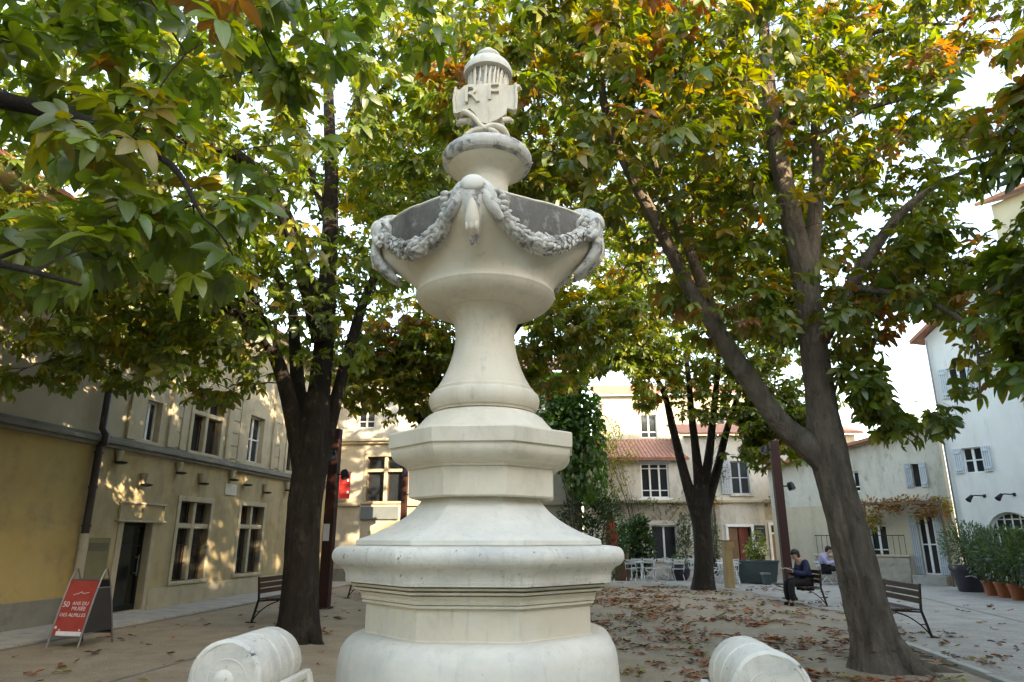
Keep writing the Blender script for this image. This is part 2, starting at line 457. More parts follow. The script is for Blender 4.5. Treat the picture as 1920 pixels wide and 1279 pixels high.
MAT['sand'] = mat_ground('sandy_earth', (0.50, 0.405, 0.285), (0.43, 0.345, 0.245), (0.33, 0.255, 0.175), 60, 0.8)
MAT['paving'] = mat_ground('pale_gravel_paving', (0.50, 0.455, 0.39), (0.43, 0.39, 0.335), (0.30, 0.27, 0.23), 40, 0.7)
MAT['slab'] = mat_rough('pavement_stone', (0.40, 0.38, 0.335), (0.31, 0.29, 0.255), 3, 0.85, 0.4, 30, stains=[((0.14, 0.13, 0.11), 3, 0.52, 0.72, 0.6, (1, 1, 1))])

g = MB()
nx = 40
xs = [-600, -200, -80] + [(-40 + 2 * i) for i in range(41)] + [80, 200, 600]
ys = [-600, -200, -60] + [(-20 + 2 * i) for i in range(41)] + [100, 200, 600]
for y in ys:
    for x in xs:
        near = abs(x) < 41 and -21 < y < 61
        z = 0.0
        if near: z = -0.006 + 0.006 * noise.noise((x * 0.4, y * 0.4, 0))
        g.v.append((x, y, min(z, 0)))
for j in range(len(ys) - 1):
    for i in range(len(xs) - 1):
        a = j * len(xs) + i
        g.f.append((a, a + 1, a + 1 + len(xs), a + len(xs)))
ground = g.build('ground', MAT['sand'], smooth=60)
tag(ground, kind='structure', label='sandy earth of the square with dry leaves on it')

edge_px = [(640, 1094), (1130, 1092), (1250, 1096), (1385, 1106), (1440, 1118), (1500, 1133), (1580, 1150), (1625, 1172), (1690, 1209), (1770, 1240), (1860, 1273)]
edge = [gp(*p) for p in edge_px]
fine = []
for i in range(len(edge) - 1):
    for k in range(8):
        p = edge[i].lerp(edge[i + 1], k / 8)
        jit = 0.0 if i >= 8 else 0.35
        fine.append((p.x + jit * noise.noise((p.x * 1.3, p.y * 1.3, 1)), p.y + jit * noise.noise((p.x * 1.3, p.y * 1.3, 5)), 0.006))
fine += [(edge[-1].x, edge[-1].y, 0.006), (6.3, 5.0, 0.006), (7.5, -12, 0.006), (45, -12, 0.006), (45, 60, 0.006), (-12, 60, 0.006), (-6.2, 28, 0.006)]
pm = MB(); pm.add(fine, [tuple(range(len(fine)))[::-1]])
pav = pm.build('paved_yard', MAT['paving'])
tag(pav, kind='structure', label='pale gravel paving of the terrace and lane')
# stone edging of the bed round the right-hand tree
ea, eb = edge[8], edge[10]
ed = empty('bed_edging', ea, label='low row of kerb stones edging the bed beside the leaning tree', cat='kerb')
L_ = (eb - ea).length; dr = (eb - ea).normalized()
s = 0.0; random.seed(5)
while s < L_ + 1.2:
    l = random.uniform(0.42, 0.62)
    a = dr * s; b = dr * (s + l - 0.015)
    h = random.uniform(0.045, 0.07)
    m = MB(); m.obox(Vector((a.x, a.y, h / 2 - 0.02)), Vector((b.x, b.y, h / 2 - 0.02)), 0.11, h + 0.04)
    m.build('kerb_stone', MAT['slab'], ed, bev=0.012)
    s += l
# drain channel across the lane on the right
da, db = gp(1700, 1114), gp(1935, 1171)
m = MB(); dd = (db - da).normalized(); sd = Vector((-dd.y, dd.x, 0))
m.obox(da + Vector((0, 0, 0.004)), db + dd * 3 + Vector((0, 0, 0.004)), 0.09, 0.014)
tag(m.build('drain_channel', MAT['cement']), kind='structure', label='narrow dark drain channel across the lane')
# shallow groove of a path edging in the sand, left
ga, gb = gp(205, 1279), gp(372, 1232)
m = MB(); m.obox(ga + (ga - gb).normalized() * 1.0 + Vector((0, 0, -0.005)), gb + Vector((0, 0, -0.005)), 0.035, 0.03)
tag(m.build('path_edging', MAT['cement']), kind='structure', label='thin dark edging strip sunk in the sandy ground')

# ------------------------------------------------------------------ buildings
def wall(name, mat, parent, x0, x1, z0, z1, holes=(), t=0.35, y=0.0, slope=None):
    """front face at y (outward is -y), with rectangular openings (x0,x1,z0,z1). slope: top z at x1"""
    xs = sorted({x0, x1, *[max(x0, min(x1, v)) for h in holes for v in (h[0], h[1])]})
    zs = sorted({z0, z1, *[v for h in holes for v in (h[2], h[3]) if z0 < v < z1]})
    m = MB()
    def solid(i, j):
        if not (0 <= i < len(xs) - 1 and 0 <= j < len(zs) - 1): return False
        cx = (xs[i] + xs[i + 1]) / 2; cz = (zs[j] + zs[j + 1]) / 2
        return not any(h[0] < cx < h[1] and h[2] < cz < h[3] for h in holes)
    idx = {}
    def vert(x, yy, z):
        if slope is not None and z == z1: z = z1 + (slope - z1) * (x - x0) / (x1 - x0)
        k = (round(x, 5), round(yy, 5), round(z, 5))
        if k not in idx:
            idx[k] = len(m.v); m.v.append((x, yy, z))
        return idx[k]
    for i in range(len(xs) - 1):
        for j in range(len(zs) - 1):
            if not solid(i, j): continue
            a, b, c, d = xs[i], xs[i + 1], zs[j], zs[j + 1]
            f0, f1 = y, y + t
            m.f.append((vert(a, f0, c), vert(b, f0, c), vert(b, f0, d), vert(a, f0, d)))
            m.f.append((vert(b, f1, c), vert(a, f1, c), vert(a, f1, d), vert(b, f1, d)))
            if not solid(i - 1, j): m.f.append((vert(a, f1, c), vert(a, f0, c), vert(a, f0, d), vert(a, f1, d)))
            if not solid(i + 1, j): m.f.append((vert(b, f0, c), vert(b, f1, c), vert(b, f1, d), vert(b, f0, d)))
            if not solid(i, j - 1): m.f.append((vert(a, f1, c), vert(b, f1, c), vert(b, f0, c), vert(a, f0, c)))
            if not solid(i, j + 1): m.f.append((vert(a, f0, d), vert(b, f0, d), vert(b, f1, d), vert(a, f1, d)))
    return m.build(name, mat, parent)

def cross_window(parent, x0, x1, z0, z1, zt, frame, bars=True, depth=0.20, surround=0.13):
    """stone cross-mullioned window"""
    w = MB()
    s = surround
    w.box(x0 - s, x0, -0.025, 0.22, z0 - 0.03, z1 + s); w.box(x1, x1 + s, -0.025, 0.22, z0 - 0.03, z1 + s)
    w.box(x0, x1, -0.025, 0.22, z1, z1 + s)
    o = w.build('window', frame, parent, bev=0.012)
    bx('sill', frame, o, x0 - s - 0.03, x1 + s + 0.03, -0.06, 0.22, z0 - 0.12, z0 - 0.03, 0.01)
    xm = (x0 + x1) / 2
    bx('mullion', frame, o, xm - 0.065, xm + 0.065, 0.02, 0.16, z0 - 0.03, z1, 0.02)
    bx('transom', frame, o, x0, xm - 0.065, 0.022, 0.158, zt - 0.06, zt + 0.06, 0.02)
    bx('transom', frame, o, xm + 0.065, x1, 0.022, 0.158, zt - 0.06, zt + 0.06, 0.02)
    for (a, b) in ((x0, xm - 0.065), (xm + 0.065, x1)):
        for (c, d) in ((z0 - 0.03, zt - 0.06), (zt + 0.06, z1)):
            bx('pane', MAT['glass'], o, a, b, depth, depth + 0.02, c, d)
            fr = MB(); k = 0.03
            fr.box(a, a + k, depth - 0.03, depth - 0.002, c, d); fr.box(b - k, b, depth - 0.03, depth - 0.002, c, d)
            fr.box(a + k, b - k, depth - 0.03, depth - 0.002, c, c + k); fr.box(a + k, b - k, depth - 0.03, depth - 0.002, d - k, d)
            fr.build('sash', MAT['wood_brown'], o)
            if bars and c < zt - 0.1:
                br = MB()
                n = 4
                for i in range(1, n + 1):
                    xx = a + (b - a) * i / (n + 1)
                    br.tube([(xx, 0.09, c, 0.009), (xx, 0.09, d, 0.009)], 6)
                for zz in (c + (d - c) * 0.33, c + (d - c) * 0.68):
                    br.tube([(a, 0.09, zz, 0.007), (b, 0.09, zz, 0.007)], 6)
                br.build('grille', MAT['iron'], o)
    return o

def casement(parent, x0, x1, z0, z1, frame=None, depth=0.12, leaves=2, bar=(0.25,), fw=0.05, surround=None):
    frame = frame or MAT['white']
    f = MB(); y0, y1 = depth - 0.03, depth + 0.02
    f.box(x0, x0 + fw, y0, y1, z0, z1); f.box(x1 - fw, x1, y0, y1, z0, z1)
    f.box(x0 + fw, x1 - fw, y0, y1, z0, z0 + fw); f.box(x0 + fw, x1 - fw, y0, y1, z1 - fw, z1)
    o = f.build('window', frame, parent, bev=0.004)
    bx('pane', MAT['glass'], o, x0 + fw, x1 - fw, depth + 0.005, depth + 0.015, z0 + fw, z1 - fw)
    for i in range(1, leaves):
        xx = x0 + (x1 - x0) * i / leaves
        bx('glazing_bar', frame, o, xx - 0.04, xx + 0.04, y0 - 0.004, depth + 0.002, z0 + fw, z1 - fw)
    for b in bar:
        zz = z0 + (z1 - z0) * b
        for i in range(leaves):
            a = x0 + (x1 - x0) * i / leaves; c = x0 + (x1 - x0) * (i + 1) / leaves
            bx('glazing_bar', frame, o, a + (fw if i == 0 else 0.04), c - (fw if i == leaves - 1 else 0.04), y0 + 0.002, depth + 0.002, zz - 0.022, zz + 0.022)
    if surround:
        bx('lintel', surround, o, x0 - 0.12, x1 + 0.12, -0.03, 0.08, z1 + 0.003, z1 + 0.14, 0.01)
        bx('sill', surround, o, x0 - 0.12, x1 + 0.12, -0.07, 0.08, z0 - 0.10, z0 - 0.003, 0.01)
    return o

def shutter(parent, x0, x1, z0, z1, mat, y=-0.05):
    o = bx('shutter', mat, parent, x0, x1, y, y + 0.035, z0, z1, 0.004)
    for zz in (z0 + (z1 - z0) * 0.15, z0 + (z1 - z0) * 0.85):
        bx('batten', mat, o, x0 + 0.03, x1 - 0.03, y - 0.022, y, zz - 0.04, zz + 0.04)
    for i in range(1, 4):
        xx = x0 + (x1 - x0) * i / 4
        bx('seam', MAT['dark_in'], o, xx - 0.004, xx + 0.004, y - 0.002, y, z0 + 0.01, z1 - 0.01)
    return o

# ---- long ochre museum building on the left -------------------------------
LB = empty('museum_building', (-8.75, 13.0, 0), R(83), 'long old building of ochre plaster with cross-mullioned windows along the pavement', 'building')
gw = [(4.37, 5.75, 0.64, 2.50), (7.36, 8.76, 0.67, 2.53), (10.9, 12.3, 0.67, 2.53)]
door_h = (2.36, 3.36, 0.08, 1.95)
wall('wall', MAT['tan'], LB, 1.1, 14.5, 0, 3.45, [(a, b, c - 0.03, d) for a, b, c, d in gw] + [door_h])
lw = wall('ochre_wall', MAT['ochre'], LB, -16, 1.1, 0, 3.45, [])
lw['label'] = 'bare ochre plaster wall stained with damp'
up = [(2.6, 3.16, 3.78, 4.72), (4.45, 5.80, 3.78, 5.42), (7.40, 8.30, 3.82, 5.2), (10.0, 11.3, 3.8, 5.42)]
wall('upper_wall', MAT['ashlar'], LB, 2.1, 14.5, 3.70, 7.6, up, y=0.02)
wall('upper_wall', MAT['grey_plaster'], LB, -16, 2.1, 3.70, 7.6, [(-3.2, -2.2, 4.2, 5.8), (-8.2, -7.2, 4.2, 5.8)], y=0.02)
for a in (-3.2, -8.2): casement(LB, a, a + 1.0, 4.2, 5.8, MAT['wood_brown'], 0.16)
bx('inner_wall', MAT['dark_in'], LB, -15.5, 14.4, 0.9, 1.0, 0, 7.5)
sc = MB(); sc.box(-16, 14.5, -0.10, 0.3, 3.45, 3.53); sc.box(-16, 14.5, -0.16, 0.3, 3.53, 3.61); sc.box(-16, 14.5, -0.07, 0.3, 3.61, 3.70)
sc.build('string_course', MAT['cement'], LB, bev=0.015)
bx('eaves', MAT['ashlar'], LB, -16.2, 14.7, -0.45, 0.3, 7.6, 7.8, 0.02)
rf = MB(); rf.add([(-16.3, -0.6, 7.75), (14.8, -0.6, 7.75), (14.8, 5, 9.6), (-16.3, 5, 9.6), (-16.3, -0.6, 7.85), (14.8, -0.6, 7.85), (14.8, 5, 9.7), (-16.3, 5, 9.7)],
    [(0, 3, 2, 1), (4, 5, 6, 7), (0, 1, 5, 4), (1, 2, 6, 5), (2, 3, 7, 6), (3, 0, 4, 7)])
rf.build('roof', MAT['rooftile'], LB)
for x0, x1 in ((1.98, 2.3), (3.45, 3.75), (3.95, 4.2), (6.1, 6.35), (6.75, 7.0), (8.85, 9.1), (9.4, 9.62), (11.7, 12.0)):
    p = MB(); p.box(x0, x1, -0.045, 0.02, 3.72, 7.6); p.build('pilaster', MAT['ashlar'], LB, bev=0.012)
for i in range(5):      # ashlar courses between the pilasters
    z = 3.78 + 0.36 * i
    for a, b in ((3.752, 3.948), (6.352, 6.748), (9.102, 9.398)):
        bx('ashlar_block', MAT['ashlar'], LB, a, b, -0.012 - 0.01 * ((i * 7) % 3) / 2, 0.02, z, z + 0.345, 0.012)
# plinth band, grey where damp
bx('plinth', MAT['cement'], LB, -16, 2.2, -0.035, 0.0, 0, 0.52, 0.012)
bx('plinth', MAT['ashlar'], LB, 3.52, 14.5, -0.035, 0.0, 0, 0.50, 0.012)
for a, b, c, d in gw: cross_window(LB, a, b, c, d, c + 1.27, MAT['ashlar'])
casement(LB, *up[0], frame=MAT['white'], depth=0.2, leaves=2, bar=())
cross_window(LB, *up[1], 4.78, MAT['ashlar'], bars=False)
casement(LB, *up[2], frame=MAT['white'], depth=0.2, leaves=2, bar=(0.5,))
cross_window(LB, *up[3], 4.78, MAT['ashlar'], bars=False)
# door with panelled lintel
dr_ = bx('door', MAT['door_glass'], LB, 2.36, 3.36, 0.20, 0.24, 0.08, 1.95)
fr = MB(); fr.box(2.36, 2.42, 0.16, 0.198, 0.08, 1.95); fr.box(3.30, 3.36, 0.16, 0.198, 0.08, 1.95); fr.box(2.42, 3.30, 0.16, 0.198, 1.87, 1.95); fr.box(2.42, 3.30, 0.16, 0.198, 0.08, 0.2); fr.box(2.42, 3.3, 0.17, 0.198, 1.43, 1.47)
fr.build('door_frame', MAT['iron'], dr_)
hd = MB(); hd.tube([(3.22, 0.12, 0.8, 0.014), (3.22, 0.12, 1.25, 0.014)], 8); hd.box(3.21, 3.23, 0.12, 0.198, 0.84, 0.87); hd.box(3.21, 3.23, 0.12, 0.198, 1.18, 1.21)
hd.build('door_handle', MAT['steel'], dr_)
jm = MB(); jm.box(2.18, 2.36, -0.03, 0.2, 0, 1.97); jm.box(3.36, 3.50, -0.03, 0.2, 0, 1.97)
jm.build('door_jamb', MAT['ashlar'], LB, bev=0.015)
bx('doorstep', MAT['slab'], LB, 2.365, 3.355, -0.06, 0.3, 0, 0.078, 0.01)
lt = MB(); lt.box(2.12, 3.70, -0.04, 0.0, 2.0, 2.34); lt.build('lintel', MAT['tan'], LB, bev=0.01)
lo = MB(); lo.box(2.06, 3.76, -0.10, 0.0, 1.955, 2.0); lo.box(2.08, 3.74, -0.08, 0.0, 2.34, 2.385); lo.box(2.12, 2.17, -0.065, -0.04, 2.0, 2.34); lo.box(3.65, 3.70, -0.065, -0.04, 2.0, 2.34); lo.box(2.88, 2.93, -0.065, -0.04, 2.0, 2.34)
lo.build('lintel_moulding', MAT['ashlar'], LB, bev=0.008)
# drainpipe
dp = MB(); dp.tube([(1.10, -0.12, 1.7, 0.075), (1.10, -0.12, 3.42, 0.075), (1.10, -0.22, 3.5, 0.075), (1.10, -0.22, 3.66, 0.075), (1.10, -0.12, 3.8, 0.075), (1.10, -0.12, 7.6, 0.075)], 12)
dpo = dp.build('drainpipe', MAT['pipe'], LB, smooth=40)
for z in (1.85, 2.6, 3.3, 4.6, 6.0):
    MB().lathe([(z - 0.025, 0.09), (z + 0.025, 0.09)], 12, 1.10, -0.12).build('pipe_bracket', MAT['pipe'], dpo)
MB().tube([(1.10, -0.12, 0.02, 0.085), (1.10, -0.12, 1.7, 0.085)], 12).build('pipe_foot', MAT['pipe_pale'], LB, smooth=40)
# notice board in greenish frame
nb = bx('notice_board', mat_rough('faded_notice', (0.22, 0.20, 0.10), (0.17, 0.155, 0.08), 3, 0.7, 0.1, 30), LB, 1.24, 1.98, -0.05, 0.0, 0.80, 1.62, 0.006)
bx('board_panel', mat_rough('dull_panel', (0.13, 0.12, 0.075), (0.10, 0.09, 0.06), 3, 0.6, 0.1, 30), nb, 1.36, 1.92, -0.056, -0.05, 1.36, 1.52)
bx('plaque', MAT['stone_white'], LB, 6.35, 6.95, -0.03, 0.0, 2.78, 3.08, 0.006)
# bracket lamps below the string course
for x, z in ((1.79, 3.18), (2.75, 2.78), (4.0, 3.16), (5.05, 2.98), (6.55, 3.2), (7.35, 3.12), (8.6, 2.98), (10.1, 3.15)):
    b_ = MB(); b_.lathe([(z + 0.02, 0.05), (z + 0.12, 0.065), (z + 0.22, 0.10), (z + 0.25, 0.10)], 12, x, -0.06)
    o = b_.build('wall_bracket', MAT['ashlar'], LB, smooth=40)
    MB().lathe([(z - 0.05, 0.03), (z - 0.03, 0.12), (z, 0.135), (z + 0.02, 0.05)], 14, x, -0.14).build('bracket_lamp', MAT['iron'], o, smooth=40)

# pavement slabs along it
pvt = MB(); pvt.box(-16, 14.4, -1.40, -0.036, -0.05, 0.02)
pv = pvt.build('pavement', MAT['cement'], loc=(-8.75, 13.0, 0), rot=(0, 0, R(83)))
tag(pv, kind='structure', label='narrow pavement of worn stone slabs along the ochre building')
random.seed(3)
for row in range(2):
    x = -16.0 + row * 0.4
    while x < 14.2:
        l = min(random.uniform(0.85, 1.35), 14.4 - x)
        y0 = -1.385 + row * 0.68
        m = MB(); m.box(x + 0.008, x + l - 0.008, y0, y0 + 0.664, 0.0, 0.055 + random.uniform(-0.006, 0.01))
        o = m.build('paving_slab', MAT['slab'], pv, bev=0.012)
        x += l

# ---- building closing the square at the far left --------------------------
BB = empty('corner_building', (-6.5, 27.5, 0), R(-7), 'cream building with stone cross window, red banner and grey sign behind the dark red post', 'building')
wall('wall', MAT['cream'], BB, -1.2, 9.2, 0, 5.25, [(0.75, 2.25, 3.0, 4.74), (0.95, 2.6, 0, 1.9), (4.6, 6.0, 3.0, 4.74), (4.2, 5.2, 0, 2.2)])
wall('upper_wall', MAT['pale'], BB, -1.2, 9.2, 5.45, 8.0, [(0.25, 0.95, 5.9, 7.0), (3.6, 4.4, 5.9, 7.0), (6.5, 7.3, 5.9, 7.0)])
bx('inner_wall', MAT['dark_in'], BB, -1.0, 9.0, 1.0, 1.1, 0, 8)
m = MB(); m.box(-1.25, 9.25, -0.12, 0.3, 5.25, 5.35); m.box(-1.25, 9.25, -0.2, 0.3, 5.35, 5.45); m.build('cornice', MAT['ashlar'], BB, bev=0.015)
m = MB(); m.box(-1.2, 0.55, -0.10, 0.0, 2.82, 2.92); m.box(2.4, 9.2, -0.10, 0.0, 2.82, 2.92); m.build('string_course', MAT['ashlar'], BB, bev=0.015)
cross_window(BB, 0.75, 2.25, 3.03, 4.74, 4.2, MAT['ashlar'], bars=False)
cross_window(BB, 4.6, 6.0, 3.03, 4.74, 4.2, MAT['ashlar'], bars=False)
for x in (0.25, 3.6, 6.5): casement(BB, x, x + (0.7 if x < 1 else 0.8), 5.9, 7.0, MAT['white'])
bx('doorway', MAT['dark_in'], BB, 0.95, 2.6, 0.3, 0.34, 0, 1.9)
ar = MB(); n = 12; rin = 0.83; cx = 1.775
vs = []
for i in range(n + 1):
    th = math.pi * i / n
    for rr in (rin, rin + 0.22):
        for yy in (-0.04, 0.05): vs.append((cx - rr * math.cos(th), yy, 1.15 + rr * math.sin(th)))
fs = []
for i in range(n):
    a = 4 * i; b = a + 4
    fs += [(a, b, b + 2, a + 2), (a + 2, b + 2, b + 3, a + 3), (a + 1, a + 3, b + 3, b + 1), (a, a + 1, b + 1, b)]
ar.add(vs, fs); ar.build('door_arch', MAT['ashlar'], BB)
bx('door', MAT['wood_brown'], BB, 4.2, 5.2, 0.15, 0.2, 0, 2.2)
bx('sign_board', mat_rough('blue_grey_sign', (0.17, 0.19, 0.19), (0.13, 0.15, 0.155), 3, 0.6, 0.1, 30), BB, 0.62, 2.12, -0.09, -0.03, 2.32, 2.80, 0.01)
bn = bx('banner', MAT['red'], BB, -0.24, 0.2, -0.32, -0.305, 3.1, 4.08)
m = MB(); m.tube([(-0.02, 0.0, 4.12, 0.015), (-0.02, -0.36, 4.12, 0.015)], 6); m.tube([(-0.27, -0.31, 4.10, 0.012), (0.23, -0.31, 4.10, 0.012)], 6); m.build('banner_rod', MAT['iron'], BB)
for k, (zz, w) in enumerate(((3.9, 0.05), (3.75, 0.04), (3.3, 0.06))):
    bx('banner_mark', MAT['print_white'], bn, 0.08, 0.08 + w * 1.6, -0.324, -0.321, zz, zz + 0.09)
bx('plinth', MAT['cement'], BB, 2.65, 9.2, -0.04, 0, 0, 0.5, 0.01); bx('plinth', MAT['cement'], BB, -1.2, 0.7, -0.04, 0, 0, 0.5, 0.01)
m = MB(); m.add([(-1.5, -0.5, 7.95), (9.5, -0.5, 7.95), (9.5, 5, 9.8), (-1.5, 5, 9.8), (-1.5, -0.5, 8.07), (9.5, -0.5, 8.07), (9.5, 5, 9.92), (-1.5, 5, 9.92)], [(0, 3, 2, 1), (4, 5, 6, 7), (0, 1, 5, 4), (1, 2, 6, 5), (2, 3, 7, 6), (3, 0, 4, 7)])
m.build('roof', MAT['rooftile'], BB)

# ---- terrace house at the far end -----------------------------------------
FH = empty('terrace_house', (7.0, 33.0, 0), R(-3), 'two-storey pale house with tiled roof and white windows behind the cafe terrace', 'house')
wall('wall', MAT['pale'], FH, -3.6, 1.5, 0, 2.42, [(-0.5, 0.68, 0.66, 2.2)])
wall('rubble_band', MAT['rubble'], FH, -3.6, 1.5, 2.42, 3.22, [], y=0.015)
wall('wall', MAT['rubble'], FH, 1.5, 2.75, 0, 3.22, [])
wall('rubble_band', MAT['rubble'], FH, 4.8, 9.4, 2.42, 3.22, [], y=0.015)
wall('wall', MAT['pale'], FH, 2.75, 4.8, 2.42, 3.22, [])
wall('wall', MAT['pale'], FH, 2.75, 9.4, 0, 2.42, [(3.06, 4.11, 0, 2.13), (5.02, 6.12, 0, 2.2), (6.8, 7.85, 0, 2.25)])
wall('upper_wall', MAT['pale'], FH, -3.6, 1.3, 3.36, 5.25, [(-0.85, 0.47, 3.45, 5.08)])
wall('upper_wall', MAT['pale'], FH, 1.3, 9.4, 3.36, 6.4, [(3.4, 4.25, 3.62, 5.15), (5.95, 7.0, 3.55, 5.0)], y=0.01)
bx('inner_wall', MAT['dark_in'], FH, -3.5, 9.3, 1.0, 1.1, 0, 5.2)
bx('ledge', MAT['ashlar'], FH, -3.65, 9.45, -0.14, 0.3, 3.22, 3.36, 0.02)
casement(FH, -0.85, 0.47, 3.45, 5.08, MAT['white'], 0.10, 3, (0.22, 0.85), 0.07, MAT['white'])
casement(FH, -0.5, 0.68, 0.66, 2.2, MAT['white'], 0.14, 2, (), 0.06, MAT['pale'])
casement(FH, 3.4, 4.25, 3.62, 5.15, MAT['shutter_grey'], 0.1, 2, (0.5,), 0.05, MAT['pale'])
casement(FH, 5.95, 7.0, 3.55, 5.0, MAT['white'], 0.1, 2, (0.5,), 0.06, MAT['pale'])
shutter(FH, 2.92, 3.38, 3.62, 5.15, MAT['shutter_grey'])
m = MB(); m.box(2.94, 3.06, -0.03, 0.2, 0, 2.25); m.box(4.11, 4.23, -0.03, 0.2, 0, 2.25); m.box(3.06, 4.11, -0.03, 0.2, 2.13, 2.25); m.build('door_frame', MAT['white'], FH, bev=0.006)
bx('doorway', MAT['dark_in'], FH, 3.06, 4.11, 0.3, 0.32, 0, 2.13)
bx('door', MAT['door_red'], FH, 3.55, 4.0, 0.1, 0.15, 0, 2.1)
bx('door', MAT['wood_brown'], FH, 3.07, 3.50, 0.1, 0.15, 0, 2.1)
cb = bx('menu_board', MAT['chalk'], FH, 4.26, 4.74, -0.04, -0.01, 1.46, 2.2, 0.006)
for k in range(5): bx('chalk_line', MAT['shutter_grey'], cb, 4.32, 4.32 + 0.22 + 0.07 * ((k * 5) % 3), -0.044, -0.0415, 1.58 + 0.12 * k, 1.60 + 0.12 * k)
m = MB(); m.box(4.90, 5.02, -0.03, 0.2, 0, 2.34); m.box(6.12, 6.22, -0.03, 0.2, 0, 2.34); m.box(5.02, 6.12, -0.03, 0.2, 1.80, 1.88); m.box(5.02, 6.12, -0.03, 0.2, 2.2, 2.34); m.build('door_frame', MAT['white'], FH, bev=0.006)
bx('door', MAT['door_tan'], FH, 5.02, 6.12, 0.12, 0.17, 0, 1.8)
bx('pane', MAT['glass'], FH, 5.02, 6.12, 0.14, 0.16, 1.88, 2.2)
m = MB()
for i in range(1, 9): m.tube([(5.02 + 1.1 * i / 9, 0.06, 1.88, 0.012), (5.02 + 1.1 * i / 9, 0.06, 2.2, 0.012)], 6)
m.build('grille', MAT['iron'], FH)
shutter(FH, 6.8, 7.32, 0.02, 2.24, MAT['shutter'], 0.03); shutter(FH, 7.33, 7.85, 0.02, 2.24, MAT['shutter'], 0.03)
for i in range(10):
    w = 0.5 if i % 2 else 0.36
    bx('quoin_stone', MAT['ashlar'], FH, 6.26, 6.26 + w, -0.035, 0.0, 0.02 + 0.31 * i, 0.305 + 0.31 * i, 0.012)
# tiled roof: rows of half-round tiles
m = MB()
for i in range(27):
    x = -3.75 + 0.19 * i
    vs = []; nseg = 5
    for (yy, zz) in ((-0.35, 5.22), (3.4, 6.6)):
        for k in range(nseg + 1):
            th = math.pi * k / nseg
            vs.append((x + 0.095 - 0.095 * math.cos(th), yy, zz + 0.075 * math.sin(th) + 0.06))
    fs = [(k, k + 1, k + nseg + 2, k + nseg + 1) for k in range(nseg)] + [tuple(range(nseg + 1))[::-1]]
    m.add(vs, fs)
m.add([(-3.8, -0.33, 5.2), (1.45, -0.33, 5.2), (1.45, 3.4, 6.6), (-3.8, 3.4, 6.6), (-3.8, -0.33, 5.28), (1.45, -0.33, 5.28), (1.45, 3.4, 6.68), (-3.8, 3.4, 6.68)], [(0, 3, 2, 1), (4, 5, 6, 7), (0, 1, 5, 4), (1, 2, 6, 5), (2, 3, 7, 6), (3, 0, 4, 7)])
m.build('roof', MAT['rooftile'], FH, smooth=50)
m = MB(); m.add([(1.1, -0.3, 6.4), (9.7, -0.3, 6.4), (9.7, 3.4, 7.4), (1.1, 3.4, 7.4), (1.1, -0.3, 6.5), (9.7, -0.3, 6.5), (9.7, 3.4, 7.5), (1.1, 3.4, 7.5)], [(0, 3, 2, 1), (4, 5, 6, 7), (0, 1, 5, 4), (1, 2, 6, 5), (2, 3, 7, 6), (3, 0, 4, 7)])
m.build('roof', MAT['rooftile'], FH)
# bare creeper stems on the front
random.seed(21)
m = MB()
for k in range(70):
    x = random.choice([random.uniform(-1.6, 2.2), random.uniform(4.8, 9.2), random.uniform(-2.5, 0.5)])
    z = random.uniform(2.25, 3.3)
    pts = []; a = random.uniform(-0.6, 0.6)
    for i in range(5):
        pts.append((x, -0.03 - 0.02 * random.random() - (0.13 if 3.1 < z < 3.45 else 0), z, 0.014 * (1 - i * 0.15)))
        x += a * 0.16 + random.uniform(-0.06, 0.06); z += random.uniform(0.02, 0.2) * random.choice([1, 1, -1])
    m.tube(pts, 5)
for k in range(10):
    x = random.uniform(1.5, 2.7); pts = [(x + 0.1 * noise.noise((k, i * 0.5, 0)), -0.03, 0.05 + 0.36 * i, 0.022 - 0.0015 * i) for i in range(10)]
    m.tube(pts, 5)
tag(m.build('creeper_stems', MAT['twig'], FH), kind='stuff')

# ---- taller building in the sun behind ------------------------------------
TB = empty('tall_building', (6.0, 38.0, 0), R(-3), 'tall cream building catching the sun above the tiled roof', 'building')
wall('wall', MAT['cream'], TB, -1.0, 9, 0, 9.4, [(1.2, 2.1, 7.0, 8.3), (5.0, 5.9, 7.0, 8.3)])
for x in (1.2, 5.0): casement(TB, x, x + 0.9, 7.0, 8.3, MAT['white'])
bx('side_wall', MAT['cream'], TB, -1.0, -0.65, 0.35, 8, 0, 9.4)
m = MB(); m.add([(-1.3, -0.4, 9.4), (9.3, -0.4, 9.4), (9.3, 5, 11), (-1.3, 5, 11), (-1.3, -0.4, 9.5), (9.3, -0.4, 9.5), (9.3, 5, 11.1), (-1.3, 5, 11.1)], [(0, 3, 2, 1), (4, 5, 6, 7), (0, 1, 5, 4), (1, 2, 6, 5), (2, 3, 7, 6), (3, 0, 4, 7)])
m.build('roof', MAT['rooftile'], TB)

# ---- cottage with vine, right ----------------------------------------------
RC = empty('vine_cottage', (15.2, 26.0, 0), R(-50), 'low cream cottage with grey shutters and a red vine over its door', 'house')
wall('wall', MAT['cream'], RC, -6.0, 0.95, 0, 2.9, [(-0.22, 0.32, 0.35, 2.45), (-2.0, -1.35, 0.9, 2.1)])
wall('upper_wall', MAT['pale'], RC, -6.0, 0.95, 2.9, 4.55, [(-0.12, 0.14, 3.47, 4.32), (-2.6, -2.1, 3.4, 4.2)], slope=5.7)
bx('pane', MAT['glass'], RC, -0.12, 0.14, 0.12, 0.14, 3.47, 4.32)
casement(RC, -2.0, -1.35, 0.9, 2.1, MAT['white'])
casement(RC, -2.6, -2.1, 3.4, 4.2, MAT['white'])
shutter(RC, -0.36, -0.12, 3.45, 4.34, MAT['shutter_grey']); shutter(RC, 0.15, 0.38, 3.45, 4.34, MAT['shutter'])
